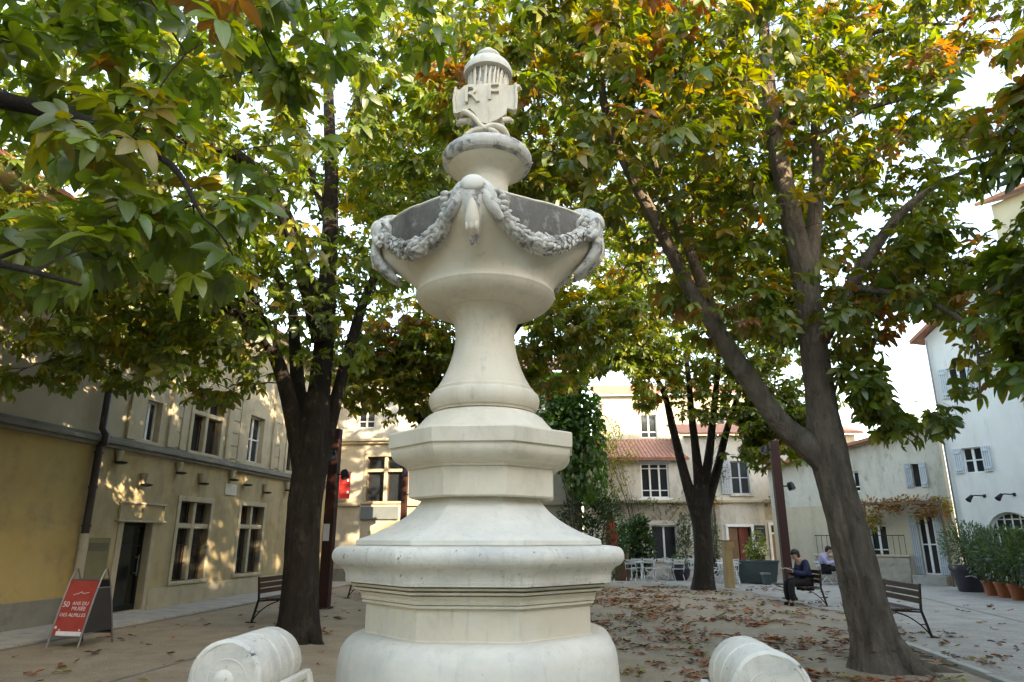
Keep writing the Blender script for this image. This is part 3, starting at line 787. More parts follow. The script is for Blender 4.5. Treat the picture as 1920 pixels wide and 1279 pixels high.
casement(RC, -0.22, 0.32, 0.35, 2.45, MAT['white'], 0.1, 2, (0.5,))
shutter(RC, 0.33, 0.6, 0.35, 2.45, MAT['shutter']); shutter(RC, -0.5, -0.23, 0.35, 2.45, MAT['shutter_grey'])
bx('doorstep', MAT['slab'], RC, -0.5, 0.6, -0.5, -0.001, 0, 0.33, 0.015)
m = MB(); m.add([(-6.2, -0.35, 4.50), (1.05, -0.35, 5.74), (1.05, 4, 6.2), (-6.2, 4, 4.9), (-6.2, -0.35, 4.62), (1.05, -0.35, 5.86), (1.05, 4, 6.32), (-6.2, 4, 5.02)], [(0, 3, 2, 1), (4, 5, 6, 7), (0, 1, 5, 4), (1, 2, 6, 5), (2, 3, 7, 6), (3, 0, 4, 7)])
m.build('roof', MAT['rooftile'], RC)
m = MB(); m.box(-1.8, 0.98, -0.75, -0.67, 2.82, 2.9)
for i in range(8): m.box(-1.75 + 0.38 * i, -1.70 + 0.38 * i, -0.75, 0.0, 2.902, 2.94)
m.build('pergola', MAT['wood_brown'], RC)
for i, x in enumerate((-1.75, 0.90)): bx('pergola_post', MAT['wood_brown'], RC, x - 0.03, x + 0.03, -0.74, -0.68, 0, 2.82)
lw_ = empty('garden_wall', (13.3, 27.2, 0), R(-30), 'low rubble garden wall with iron railing beside the vine cottage', 'wall')
bx('masonry', MAT['rubble'], lw_, -1.6, 1.6, -0.15, 0.15, 0, 0.95, 0.03)
bx('coping', MAT['ashlar'], lw_, -1.65, 1.65, -0.19, 0.19, 0.952, 1.03, 0.015)
m = MB()
for i in range(17): m.tube([(-1.5 + 0.19 * i, 0, 1.03, 0.009), (-1.5 + 0.19 * i, 0, 1.75, 0.009)], 6)
m.tube([(-1.55, 0, 1.72, 0.014), (1.55, 0, 1.72, 0.014)], 6); m.build('railing', MAT['iron'], lw_)

# ---- white house with the arched window ------------------------------------
WH = empty('white_house', (15.3, 23.3, 0), R(-60), 'white rendered house with arched window and two swan-neck wall lamps behind the oleanders', 'house')
AX, AR, AZ = 1.05, 0.70, 1.72       # arch centre, radius, spring height
holes = [(0.0, 0.62, 3.72, 4.55), (0.0, 0.62, 6.3, 7.35)]
wall('wall', MAT['white_wall'], WH, -0.55, AX - AR, 0, 2.6, [])
wall('wall', MAT['white_wall'], WH, AX + AR, 2.1, 0, 2.6, [])
wall('wall', MAT['white_wall'], WH, AX - AR, AX + AR, 0, 0.7, [])
wall('wall', MAT['white_wall'], WH, -0.55, 2.1, 2.6, 8.6, holes, slope=10.3)
m = MB(); n = 20; vs = []
for i in range(n + 1):
    th = math.pi * i / n
    x = AX - AR * math.cos(th); z = AZ + AR * math.sin(th)
    vs += [(x, 0, z), (x, 0, 2.6), (x, 0.35, z)]
fs = []
for i in range(n):
    a = 3 * i; b = a + 3
    fs += [(a, b, b + 1, a + 1), (a + 2, b + 2, b, a)]
m.add(vs, fs)
m.build('arch_wall', MAT['white_wall'], WH)
aw = MB()
for i in range(n):
    t0 = math.pi * i / n; t1 = math.pi * (i + 1) / n
    aw.obox((AX - (AR - 0.03) * math.cos(t0), 0.2, AZ + (AR - 0.03) * math.sin(t0)), (AX - (AR - 0.03) * math.cos(t1), 0.2, AZ + (AR - 0.03) * math.sin(t1)), 0.05, 0.06, (0, 0, 1))
aw.box(AX - AR, AX - AR + 0.05, 0.175, 0.225, 0.7, AZ); aw.box(AX + AR - 0.05, AX + AR, 0.175, 0.225, 0.7, AZ)
awo = aw.build('arched_window', MAT['white'], WH)
for k in range(1, 6):
    x = AX - AR + 2 * AR * k / 6; h = math.sqrt(max(0, AR * AR - (x - AX) ** 2))
    bx('glazing_bar', MAT['white'], awo, x - 0.018, x + 0.018, 0.185, 0.215, 0.7, AZ + h - 0.02)
for z in (1.1, 1.5, 1.9, 2.2):
    h = AR if z < AZ else math.sqrt(AR * AR - (z - AZ) ** 2)
    bx('glazing_bar', MAT['white'], awo, AX - h + 0.02, AX + h - 0.02, 0.188, 0.212, z - 0.016, z + 0.016)
m = MB(); m.add([(AX - AR, 0.22, 0.7), (AX + AR, 0.22, 0.7)] + [(AX + AR * math.cos(math.pi * i / 20), 0.22, AZ + AR * math.sin(math.pi * i / 20)) for i in range(21)], [tuple(range(23))])
m.build('pane', MAT['glass'], awo)
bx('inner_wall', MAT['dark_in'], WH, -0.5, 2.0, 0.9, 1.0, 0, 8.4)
for a, b, c, d in holes:
    casement(WH, a, b, c, d, MAT['white'], 0.12, 2, (0.5,), 0.035)
    shutter(WH, a - 0.27, a - 0.01, c, d, MAT['shutter']); shutter(WH, b + 0.01, b + 0.27, c, d, MAT['shutter'])
for x in (0.46, 1.34):
    m = MB(); m.tube([(x, 0, 2.95, 0.02), (x, -0.05, 2.95, 0.02), (x - 0.1, -0.42, 2.96, 0.02), (x - 0.13, -0.52, 2.93, 0.02)], 8)
    o = m.build('wall_lamp', MAT['iron'], WH, smooth=40)
    hm = MB(); hm.tube([(x - 0.13, -0.50, 2.95, 0.045), (x - 0.17, -0.60, 2.86, 0.07), (x - 0.19, -0.66, 2.80, 0.09)], 12); hm.build('lamp_head', MAT['iron'], o, smooth=40)
    MB().lathe([(2.90, 0.045), (3.0, 0.045)], 10, x, 0).build('lamp_base', MAT['iron'], o)
m = MB(); m.tube([(-0.50, -0.06, 0.1, 0.035), (-0.50, -0.06, 5.6, 0.035), (-0.46, -0.06, 5.9, 0.035), (-0.50, -0.06, 6.2, 0.035), (-0.5, -0.06, 8.5, 0.035)], 8)
m.build('drainpipe', MAT['steel'], WH, smooth=40)
m = MB(); m.add([(-0.9, -0.4, 8.42), (2.15, -0.4, 10.37), (2.15, 4, 10.8), (-0.9, 4, 8.8), (-0.9, -0.4, 8.55), (2.15, -0.4, 10.5), (2.15, 4, 10.93), (-0.9, 4, 8.93)], [(0, 3, 2, 1), (4, 5, 6, 7), (0, 1, 5, 4), (1, 2, 6, 5), (2, 3, 7, 6), (3, 0, 4, 7)])
m.build('roof', MAT['rooftile'], WH)

# ---- grey house, and houses added on the right and behind to cast shade --------
def plain_house(name, loc, rz, w, h, depth, mat, label, cols, rows, zs=1.0):
    e = empty(name, loc, rz, label, 'house')
    hs = []
    for r_ in range(rows):
        for c in range(cols):
            x = w * (c + 0.5) / cols - 0.45; z = 1.0 + r_ * 3.0
            if r_ == 0 and c == 0: hs.append((x, x + 1.0, 0.0, 2.2))
            else: hs.append((x, x + 0.95, z, z + 1.5))
    wall('wall', mat, e, 0, w, 0, h, hs)
    bx('rear_wall', mat, e, 0, w, depth, depth + 0.3, 0, h)
    bx('side_wall', mat, e, 0, 0.3, 0.352, depth, 0, h); bx('side_wall', mat, e, w - 0.3, w, 0.352, depth, 0, h)
    for k, hh in enumerate(hs):
        if k == 0: bx('door', MAT['wood_brown'], e, hh[0], hh[1], 0.15, 0.2, 0, 2.2)
        else:
            casement(e, *hh, surround=MAT['ashlar'])
            shutter(e, hh[0] - 0.5, hh[0] - 0.02, hh[2], hh[3], MAT['shutter']); shutter(e, hh[1] + 0.02, hh[1] + 0.5, hh[2], hh[3], MAT['shutter'])
    m = MB(); m.add([(-0.3, -0.4, h), (w + 0.3, -0.4, h), (w + 0.3, depth / 2, h + 1.6), (-0.3, depth / 2, h + 1.6), (-0.3, depth + 0.5, h), (w + 0.3, depth + 0.5, h),
        (-0.3, -0.4, h + 0.12), (w + 0.3, -0.4, h + 0.12), (w + 0.3, depth / 2, h + 1.72), (-0.3, depth / 2, h + 1.72), (-0.3, depth + 0.5, h + 0.12), (w + 0.3, depth + 0.5, h + 0.12)],
        [(0, 3, 2, 1), (3, 4, 5, 2), (6, 7, 8, 9), (9, 8, 11, 10), (0, 1, 7, 6), (4, 10, 11, 5), (0, 6, 9, 3), (3, 9, 10, 4), (1, 2, 8, 7), (2, 5, 11, 8)])
    m.build('roof', MAT['rooftile'], e)
    return e
plain_house('grey_house', (16.45, 21.15, 0), R(-66), 9.0, 12.6, 8, MAT['grey_plaster'], 'tall grey rendered house beside the white house', 3, 4)  # height raised so its shadow covers the terrace house
plain_house('added_side_house', (19.5, 12.0, 0), R(-90), 23.0, 14.0, 8, MAT['pale'], 'pale tall house added along the lane to block the sun', 7, 4)  # added sun blocker, long enough to close the gap to the rear
plain_house('added_rear_house', (26, -11.5, 0), R(180), 22, 14.6, 9, MAT['cream'], 'broad cream house added behind the camera to block the sun', 6, 4)  # added out of view; its height sets the shadow edge on the square
plain_house('added_rear_house', (3.6, -12.5, 0), R(180), 22, 7.0, 9, MAT['pale'], 'low pale house added behind the camera, facing the fountain', 6, 2)  # added out of view, kept low so skylight reaches the fountain
# ------------------------------------------------------------------ the fountain
FROT = R(-4.2)
FT = empty('stone_fountain', (-0.165, 4.0, 0), FROT, 'tall carved limestone fountain with garlanded bowl on an octagonal pedestal', 'fountain')

def octa(a, z, rnd=0.10, k=3):
    """octagon ring with apothem a (flat side towards -y), corners softened"""
    pts = []
    Rc = a / math.cos(math.pi / 8)
    corners = [Vector((Rc * math.cos(math.pi / 8 + i * math.pi / 4), Rc * math.sin(math.pi / 8 + i * math.pi / 4))) for i in range(8)]
    side = 2 * a * math.tan(math.pi / 8)
    for i in range(8):
        c = corners[i]; p = corners[i - 1]; q = corners[(i + 1) % 8]
        e0 = c + (p - c).normalized() * side * rnd; e1 = c + (q - c).normalized() * side * rnd
        for j in range(k):
            t = j / (k - 1)
            b = e0 * (1 - t) ** 2 + c * 2 * t * (1 - t) + e1 * t * t
            pts.append((b.x, b.y, z))
    return pts

def octa_piece(name, prof, mat, rnd=0.02, smooth=14, parent=None, wob=0.0):
    rr = []
    for i, (z, a) in enumerate(prof):
        r_ = rnd(z) if callable(rnd) else rnd
        ring = octa(a, z, r_)
        if wob:
            ring = [(x * (1 + wob * noise.noise((x * 4, y * 4, zz * 6))), y * (1 + wob * noise.noise((x * 4, y * 4, zz * 6))), zz) for x, y, zz in ring]
        rr.append(ring)
    m = MB(); m.rings(rr)
    return m.build(name, mat, parent or FT, smooth=smooth)

def dens(prof, step=0.02):
    out = [prof[0]]
    for a, b in zip(prof, prof[1:]):
        n = max(1, int(math.hypot(b[0] - a[0], b[1] - a[1]) / step))
        for i in range(1, n + 1): out.append((a[0] + (b[0] - a[0]) * i / n, a[1] + (b[1] - a[1]) * i / n))
    return out

def smooth_prof(prof, sub=5):
    return [(p[0], p[1]) for p in catmull([(z, r, 0, 0) for z, r in prof], sub)]

# ground steps and lower plinth
octa_piece('base_step', [(-0.02, 1.55), (0.14, 1.55), (0.155, 1.535)], MAT['stone_white'], 0.03, parent=FT)
octa_piece('basin_floor', [(0.156, 1.30), (0.30, 1.30), (0.32, 1.27)], MAT['stone_white'], 0.03)
octa_piece('lower_plinth', [(0.322, 0.78)] + [(0.40, 0.745), (0.7, 0.735), (0.85, 0.728), (0.98, 0.722), (1.03, 0.717), (1.07, 0.708), (1.10, 0.690), (1.12, 0.668), (1.132, 0.64), (1.135, 0.60)], MAT['stone_white'], 0.20, 30, wob=0.006)
octa_piece('shaft', [(1.136, 0.590), (1.142, 0.583), (1.284, 0.583)], MAT['stone'], 0.015)
octa_piece('necking', [(1.2845, 0.602), (1.297, 0.603), (1.2975, 0.594), (1.301, 0.594), (1.3015, 0.607), (1.318, 0.609), (1.334, 0.618), (1.339, 0.626), (1.340, 0.610), (1.346, 0.610), (1.347, 0.644), (1.358, 0.646), (1.359, 0.618), (1.367, 0.618), (1.368, 0.660), (1.378, 0.662), (1.379, 0.630), (1.3864, 0.630)], MAT['stone'], 0.015)
tor = [(1.3865, 0.690), (1.406, 0.694)] + smooth_prof([(1.407, 0.692), (1.428, 0.695), (1.448, 0.705), (1.463, 0.722), (1.470, 0.738)], 3) + smooth_prof([(1.473, 0.742), (1.486, 0.755), (1.505, 0.763), (1.525, 0.763), (1.545, 0.755), (1.559, 0.738), (1.565, 0.70), (1.5655, 0.64)], 5)
octa_piece('torus_moulding', tor, MAT['stone_torus'], 0.045, 21, wob=0.002)
fl = [(1.566, 0.648), (1.572, 0.652), (1.592, 0.650), (1.598, 0.642)] + smooth_prof([(1.600, 0.637), (1.618, 0.585), (1.645, 0.523), (1.685, 0.452), (1.73, 0.392), (1.775, 0.350), (1.812, 0.327)], 4)
octa_piece('flared_foot', fl, MAT['stone_white'], 0.03, 15)
octa_piece('die_block', [(1.813, 0.385), (1.820, 0.400), (1.968, 0.402)], MAT['stone'], 0.015)
cy = [(1.9685, 0.412), (1.982, 0.418), (1.984, 0.428)] + smooth_prof([(1.990, 0.432), (1.996, 0.450), (2.010, 0.474), (2.032, 0.492), (2.056, 0.500), (2.078, 0.500)], 4) + [(2.082, 0.501), (2.084, 0.513), (2.158, 0.515), (2.166, 0.508), (2.168, 0.40)]
octa_piece('cornice', cy, MAT['stone'], 0.015)

def lathe_piece(name, prof, mat, n=64, smooth=35, parent=None, fn=None):
    m = MB(); m.lathe(prof, n, fn=fn)
    return m.build(name, mat, parent or FT, smooth=smooth)
bell = smooth_prof([(2.169, 0.445), (2.182, 0.438), (2.205, 0.408), (2.235, 0.378), (2.268, 0.350), (2.292, 0.318), (2.304, 0.288)], 5)
lathe_piece('bell_foot', bell, MAT['stone'])
rg = [(2.305, 0.284), (2.308, 0.296), (2.322, 0.300), (2.324, 0.308)] + smooth_prof([(2.330, 0.313), (2.355, 0.325), (2.385, 0.329), (2.412, 0.322), (2.425, 0.310)], 4) + [(2.427, 0.300), (2.445, 0.297), (2.452, 0.288)]
lathe_piece('ring_moulding', rg, MAT['stone'])
colp = smooth_prof([(2.453, 0.284), (2.475, 0.272), (2.52, 0.248), (2.58, 0.222), (2.66, 0.197), (2.74, 0.183), (2.80, 0.182), (2.86, 0.193), (2.90, 0.212), (2.925, 0.235), (2.938, 0.252)], 5)
lathe_piece('column', colp, MAT['stone'])

# bowl: cup, then a four-lobed flaring wall with a console at each lobe
cup = smooth_prof([(2.939, 0.262), (2.945, 0.30), (2.957, 0.345), (2.978, 0.385), (3.005, 0.413), (3.028, 0.428)], 4) + [(3.034, 0.432), (3.042, 0.431), (3.046, 0.424)]
bowl = lathe_piece('bowl', cup, MAT['stone'], 80)
bprof = [(3.047, 0.422, 0.0), (3.07, 0.418, 0.004), (3.11, 0.424, 0.016), (3.16, 0.445, 0.045), (3.21, 0.472, 0.085), (3.26, 0.500, 0.120), (3.31, 0.525, 0.145), (3.36, 0.542, 0.150), (3.41, 0.552, 0.142), (3.46, 0.558, 0.125), (3.50, 0.560, 0.105), (3.525, 0.556, 0.09)]
def lobe(th):
    # consoles towards -y, +x, +y, -x
    d = (th + math.pi / 4) % (math.pi / 2) - math.pi / 4
    return math.exp(-(d / 0.23) ** 2)
bp = catmull([(z, r, c, 0) for z, r, c in bprof], 3)
m = MB(); nth = 144
rr = []
def rim_dip(th):
    d = abs((th + math.pi / 4) % (math.pi / 2) - math.pi / 4) / (math.pi / 4)
    return 0.035 * min(1.0, d * 1.3) ** 1.5
def zo(th): return -0.075 * math.sin(th) ** 2
def dz(th, z): return z - (rim_dip(th) - zo(th)) * max(0.0, (z - 3.20) / 0.325)
for p in bp:
    rr.append([((p[1] + p[2] * lobe(2 * math.pi * j / nth)) * math.cos(2 * math.pi * j / nth), (p[1] + p[2] * lobe(2 * math.pi * j / nth)) * math.sin(2 * math.pi * j / nth), dz(2 * math.pi * j / nth, p[0])) for j in range(nth)])
# turn over the rim into the hollow
for dzz, k in ((0.008, 0.97), (0.0, 0.90), (-0.10, 0.85), (-0.25, 0.6), (-0.30, 0.3)):
    rr.append([((0.556 + 0.09 * lobe(2 * math.pi * j / nth)) * k * math.cos(2 * math.pi * j / nth), (0.556 + 0.09 * lobe(2 * math.pi * j / nth)) * k * math.sin(2 * math.pi * j / nth), dz(2 * math.pi * j / nth, 3.525 + dzz)) for j in range(nth)])
m.rings(rr, False, True)
m.build('bowl_wall', MAT['stone'], FT, smooth=50)
def bowl_r(th, z):
    zs = [p[0] for p in bprof]
    return float(np.interp(z, zs, [p[1] for p in bprof]) + np.interp(z, zs, [p[2] for p in bprof]) * lobe(th))
# grey frieze between garland and rim: four curved panels, proud of the wall
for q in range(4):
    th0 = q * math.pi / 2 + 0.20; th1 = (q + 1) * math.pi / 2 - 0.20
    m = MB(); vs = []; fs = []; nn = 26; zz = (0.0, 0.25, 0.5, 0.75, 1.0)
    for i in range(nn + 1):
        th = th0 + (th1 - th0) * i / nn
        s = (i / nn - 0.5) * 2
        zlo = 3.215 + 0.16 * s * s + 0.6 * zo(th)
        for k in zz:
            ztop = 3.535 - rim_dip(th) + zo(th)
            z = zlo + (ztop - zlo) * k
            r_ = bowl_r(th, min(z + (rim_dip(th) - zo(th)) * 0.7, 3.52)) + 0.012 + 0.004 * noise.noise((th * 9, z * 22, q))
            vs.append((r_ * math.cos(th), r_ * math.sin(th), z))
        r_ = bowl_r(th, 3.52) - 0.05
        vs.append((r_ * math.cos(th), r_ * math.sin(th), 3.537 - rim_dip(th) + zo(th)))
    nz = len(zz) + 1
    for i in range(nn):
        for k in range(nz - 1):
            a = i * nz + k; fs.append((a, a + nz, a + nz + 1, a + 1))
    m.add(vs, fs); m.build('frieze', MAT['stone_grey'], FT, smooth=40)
# pale lip of the rim
m = MB(); rr = []
for j in range(nth):
    th = 2 * math.pi * j / nth
    r_ = bowl_r(th, 3.52) - 0.002; z_ = 3.540 - rim_dip(th) + zo(th)
    ring = []
    for k in range(8):
        a_ = 2 * math.pi * k / 8
        ring.append(((r_ + 0.020 * math.cos(a_)) * math.cos(th), (r_ + 0.020 * math.cos(a_)) * math.sin(th), z_ + 0.014 * math.sin(a_)))
    rr.append(ring)
rr.append(rr[0]); m.rings(rr, False, False)
m.build('rim_lip', MAT['stone'], FT, smooth=60)
# garlands of leaves
random.seed(8)
for q in range(4):
    th0 = q * math.pi / 2 + 0.13; th1 = (q + 1) * math.pi / 2 - 0.13
    m = MB(); path = []
    for i in range(41):
        s = i / 40; th = th0 + (th1 - th0) * s
        z = 3.245 + 0.205 * abs(2 * s - 1) ** 2.0 + zo(th) * (0.4 + 0.6 * abs(2 * s - 1))
        rad = 0.030 + 0.016 * math.sin(math.pi * s)
        r_ = bowl_r(th, z) + rad * 0.75
        path.append((r_ * math.cos(th), r_ * math.sin(th), z, rad))
    m.tube(path, 8)
    for i in range(2, 39):
        p = Vector(path[i][:3]); d = (Vector(path[i + 1][:3]) - Vector(path[i - 1][:3])).normalized()
        if i > 20: d = -d
        out = Vector((p.x, p.y, 0)).normalized()
        side = d.cross(out).normalized()
        for k in range(6):
            ph = -1.9 + 3.8 * k / 5 + random.uniform(-0.25, 0.25)
            nrm = (out * math.cos(ph) + side * math.sin(ph)).normalized()
            c = p + nrm * path[i][3] * random.uniform(0.85, 1.1) + d * random.uniform(-0.012, 0.012)
            ax = (d * 0.9 + nrm * 0.45 + side * random.uniform(-0.5, 0.5)).normalized()
            z_ = (nrm - ax * nrm.dot(ax)).normalized(); y_ = z_.cross(ax)
            M = Matrix((ax, y_, z_)).transposed()
            sz = random.uniform(0.8, 1.2)
            m.sphere(c, 0.034 * sz, 0.017 * sz, 0.011, 6, 4, M)
    m.build('garland', MAT['stone_weather'], FT, smooth=45)
    # trailing ribbon by the console and a rosette on the frieze
    for sgn, ths in ((1, th0 + 0.10), (-1, th1 - 0.10)):
        r_ = MB(); pts = []
        for i in range(9):
            s = i / 8
            th = ths + sgn * (0.05 * math.sin(s * 6) + 0.10 * s)
            z = 3.50 - 0.15 * s + zo(ths)
            rad = bowl_r(th, z) + 0.03 + 0.012 * math.sin(s * 9)
            pts.append((rad * math.cos(th), rad * math.sin(th), z, 0.018 * (1 - 0.5 * s)))
        r_.tube(pts, 6)
        for a in range(5):
            t = a / 4
            th = ths + sgn * 0.05 * t
            rad = bowl_r(th, 3.49) + 0.035
            r_.sphere((rad * math.cos(th) + random.uniform(-.02, .02), rad * math.sin(th), 3.505 - 0.03 * a + zo(ths)), 0.03, 0.024, 0.02, 7, 5)
        r_.build('ribbon', MAT['stone_weather'], FT, smooth=45)
# consoles: scroll, boss, drop leaf
for q in range(4):
    th = q * math.pi / 2
    c = MB(); out = Vector((math.cos(th), math.sin(th), 0)); sd = Vector((-math.sin(th), math.cos(th), 0))
    inn = 0.03 if q in (1, 3) else 0.0
    def P(o, s, z): return tuple(out * (o - inn) + sd * s) [:2] + (z,)
    ZQ = zo(th)
    def addz(pp): return [(x_, y_, z_ + ZQ, r0_) for x_, y_, z_, r0_ in pp]
    # folds either side of the boss, running into the garlands
    for sgn in (-1, 1):
        for k, (w0, dz0) in enumerate(((0.050, 0.0), (0.036, -0.035))):
            pts = []
            for (o, s, z, r_) in ((0.60, 0.02, 3.565, 0.8), (0.665, 0.055, 3.525, 1.0), (0.668, 0.085, 3.47, 0.95), (0.650, 0.105 + 0.02 * k, 3.42, 0.75), (0.628, 0.125 + 0.03 * k, 3.385, 0.5)):
                x, y, z = P(o + 0.02 * k, s * sgn, z + dz0); pts.append((x, y, z, r_ * w0))
            c.tube(catmull(addz(pts), 4), 10)
    pts = []
    for (o, z, r_) in ((0.50, 3.50, 0.05), (0.58, 3.545, 0.075), (0.645, 3.53, 0.085), (0.665, 3.48, 0.08), (0.668, 3.42, 0.07), (0.66, 3.36, 0.055), (0.64, 3.30, 0.04), (0.60, 3.22, 0.02)):
        x, y, _ = P(o, 0, 0); pts.append((x, y, z, r_))
    c.tube(catmull(addz(pts), 4), 14)
    c.build('console', MAT['stone_weather'], FT, smooth=60)
    b = MB(); x, y, z = P(0.715, 0, 3.535)
    Mz = Matrix.Rotation(th, 3, 'Z') @ Matrix.Rotation(R(-25), 3, 'Y')
    b.sphere((x, y, z + ZQ), 0.036, 0.066, 0.062, 18, 12, Mz); b.build('boss', MAT['stone_white'], FT, smooth=60)
    d = MB(); pts = []
    for (o, z, r_) in ((0.715, 3.47, 0.010), (0.722, 3.42, 0.022), (0.715, 3.36, 0.034), (0.700, 3.31, 0.040), (0.680, 3.275, 0.034), (0.66, 3.25, 0.012)):
        x, y, _ = P(o, 0, 0); pts.append((x, y, z, r_))
    d.tube(catmull(addz(pts), 4), 10)
    for k in (-1, 0, 1):
        x, y, _ = P(0.722 - 0.008 * abs(k), 0.024 * k, 0)
        d.sphere((x, y, 3.29 + ZQ), 0.014, 0.014, 0.034, 7, 6)
    d.build('drop_leaf', MAT['stone'], FT, smooth=60)
    if q != 3:      # acanthus leaf curling under the side consoles
        ac = MB()
        for k in range(-2, 3):
            pts = []
            for (o, s, z, r_) in ((0.69, 0.034, 3.44, 0.024), (0.715, 0.040, 3.38, 0.030), (0.705, 0.040, 3.31, 0.032), (0.655, 0.034, 3.24, 0.028), (0.575, 0.024, 3.175, 0.016)):
                x, y, _ = P(o - 0.012 * abs(k), s * k, 0); pts.append((x, y, z - 0.008 * abs(k), r_))
            ac.tube(catmull(addz(pts), 4), 7)
        ac.build('acanthus', MAT['stone_weather'], FT, smooth=60)

# stem, upper disc and finial
lathe_piece('stem', smooth_prof([(3.40, 0.152), (3.46, 0.150), (3.55, 0.146), (3.70, 0.139), (3.79, 0.138), (3.835, 0.143), (3.865, 0.158), (3.89, 0.187), (3.915, 0.222), (3.935, 0.245), (3.945, 0.252)], 4), MAT['stone'])
lathe_piece('disc', [(3.946, 0.257), (3.952, 0.268)] + smooth_prof([(3.956, 0.280), (3.975, 0.292), (4.0, 0.297), (4.025, 0.291), (4.043, 0.276), (4.05, 0.25)], 4) + [(4.055, 0.19)], MAT['stone_weather'])
def flute(th, z, r_): return r_ * (1 + 0.06 * math.sin(13 * th + 3 * math.sin(z * 9)) + 0.04 * noise.noise((math.cos(th) * 4, math.sin(th) * 4, z * 9)))
lathe_piece('sheaf', smooth_prof([(4.05, 0.165), (4.08, 0.150), (4.13, 0.125), (4.19, 0.108), (4.26, 0.106), (4.35, 0.112), (4.45, 0.122), (4.55, 0.130), (4.66, 0.128)], 5), MAT['stone_weather'], 78, 60, fn=flute)
cap0 = [(4.60, 0.148), (4.603, 0.157), (4.63, 0.159)] + smooth_prof([(4.635, 0.158), (4.66, 0.152), (4.69, 0.136), (4.715, 0.112), (4.73, 0.082)], 4) + [(4.735, 0.070), (4.75, 0.070)] + smooth_prof([(4.752, 0.078), (4.77, 0.082), (4.79, 0.074), (4.80, 0.055), (4.815, 0.044), (4.84, 0.030), (4.855, 0.010)], 4)
cap = [(4.655 + (z - 4.60) * 0.93, r_ * 1.06) for z, r_ in cap0]
lathe_piece('finial_cap', cap, MAT['stone_white'], 48)
random.seed(4)
m = MB()            # flames / ears of the sheaf under the cap
for k in range(34):
    th = 2 * math.pi * k / 34 + random.uniform(-0.05, 0.05)
    pts = []
    t0 = random.uniform(0.0, 0.02)
    for i, z in enumerate((4.40, 4.48, 4.57, 4.645)):
        rr_ = 0.108 + 0.020 * i / 3 + t0
        pts.append((rr_ * math.cos(th + 0.05 * i), rr_ * math.sin(th + 0.05 * i), z + random.uniform(-0.01, 0.02), (0.007, 0.013, 0.011, 0.003)[i]))
    m.tube(pts, 5)
m.build('sheaf_ears', MAT['stone'], FT, smooth=50)

# cartouche with the two raised letters
out2 = [(-0.205, 0.145), (-0.165, 0.125), (-0.140, 0.150), (-0.10, 0.158), (-0.04, 0.150), (0.04, 0.158), (0.10, 0.150), (0.13, 0.152), (0.155, 0.125), (0.205, 0.160), (0.212, 0.09), (0.208, 0.0), (0.205, -0.045), (0.150, -0.015), (0.140, -0.075), (0.09, -0.115), (0.02, -0.150), (-0.03, -0.135), (-0.06, -0.07), (-0.11, -0.01), (-0.145, -0.02), (-0.205, -0.055), (-0.212, 0.04)]
SH = MB(); n = len(out2)
zc = 4.315; yf = -0.185
def sy(x): return yf + 0.55 * x * x
vs = [(x, sy(x), zc + z) for x, z in out2] + [(x * 0.97, sy(x) + 0.055, zc + z * 0.97) for x, z in out2] + [(0, yf - 0.012, zc)]
fs = [(i, (i + 1) % n, 2 * n) for i in range(n)] + [((i + 1) % n, i, i + n, (i + 1) % n + n) for i in range(n)] + [tuple(range(n, 2 * n))[::-1]]
SH.add(vs, fs)
sh = SH.build('cartouche', MAT['stone'], FT, smooth=40)
text_mesh('letter', 'R', 0.18, MAT['stone'], sh, (-0.085, yf - 0.008, zc + 0.010), (R(90), 0, 0), 0.012)
text_mesh('letter', 'F', 0.18, MAT['stone'], sh, (0.055, yf - 0.008, zc + 0.020), (R(90), 0, 0), 0.012)
m = MB(); m.tube([(-0.195, sy(.195) - .005, zc - 0.055, 0.010), (-0.205, sy(.2) - .005, zc + 0.05, 0.010), (-0.195, sy(.195) - .005, zc + 0.145, 0.010)], 7)
m.tube([(0.20, sy(.2) - .005, zc - 0.045, 0.010), (0.207, sy(.2) - .005, zc + 0.05, 0.010), (0.20, sy(.2) - .005, zc + 0.155, 0.010)], 7)
m.build('cartouche_rim', MAT['stone'], sh, smooth=50)
def ribbon(pts, w, name='ribbon'):
    mm = MB(); mm.tube(catmull([(x, y, z, r_) for x, y, z, r_ in pts], 6), 7)
    return mm.build(name, MAT['stone'], FT, smooth=55)
ribbon([(-0.165, -0.10, 4.27, 0.016), (-0.13, -0.19, 4.255, 0.020), (-0.075, -0.205, 4.21, 0.018), (-0.03, -0.20, 4.155, 0.016), (0.0, -0.19, 4.125, 0.022)], 0)
ribbon([(0.0, -0.19, 4.125, 0.022), (-0.06, -0.185, 4.12, 0.018), (-0.11, -0.18, 4.09, 0.020), (-0.15, -0.16, 4.06, 0.014)], 0)
ribbon([(0.0, -0.19, 4.125, 0.022), (0.05, -0.19, 4.145, 0.020), (0.11, -0.17, 4.135, 0.024), (0.145, -0.13, 4.10, 0.018), (0.15, -0.10, 4.06, 0.014)], 0)
ribbon([(0.03, -0.19, 4.12, 0.014), (0.07, -0.19, 4.10, 0.018), (0.10, -0.175, 4.07, 0.014)], 0)
ribbon([(0.15, -0.12, 4.47, 0.018), (0.19, -0.14, 4.455, 0.02), (0.215, -0.13, 4.475, 0.014), (0.235, -0.11, 4.46, 0.008)], 0)
ribbon([(0.11, -0.16, 4.20, 0.02), (0.15, -0.13, 4.225, 0.02), (0.17, -0.08, 4.25, 0.014)], 0)
ribbon([(-0.10, -0.17, 4.20, 0.02), (-0.16, -0.12, 4.23, 0.022), (-0.19, -0.08, 4.235, 0.014)], 0)

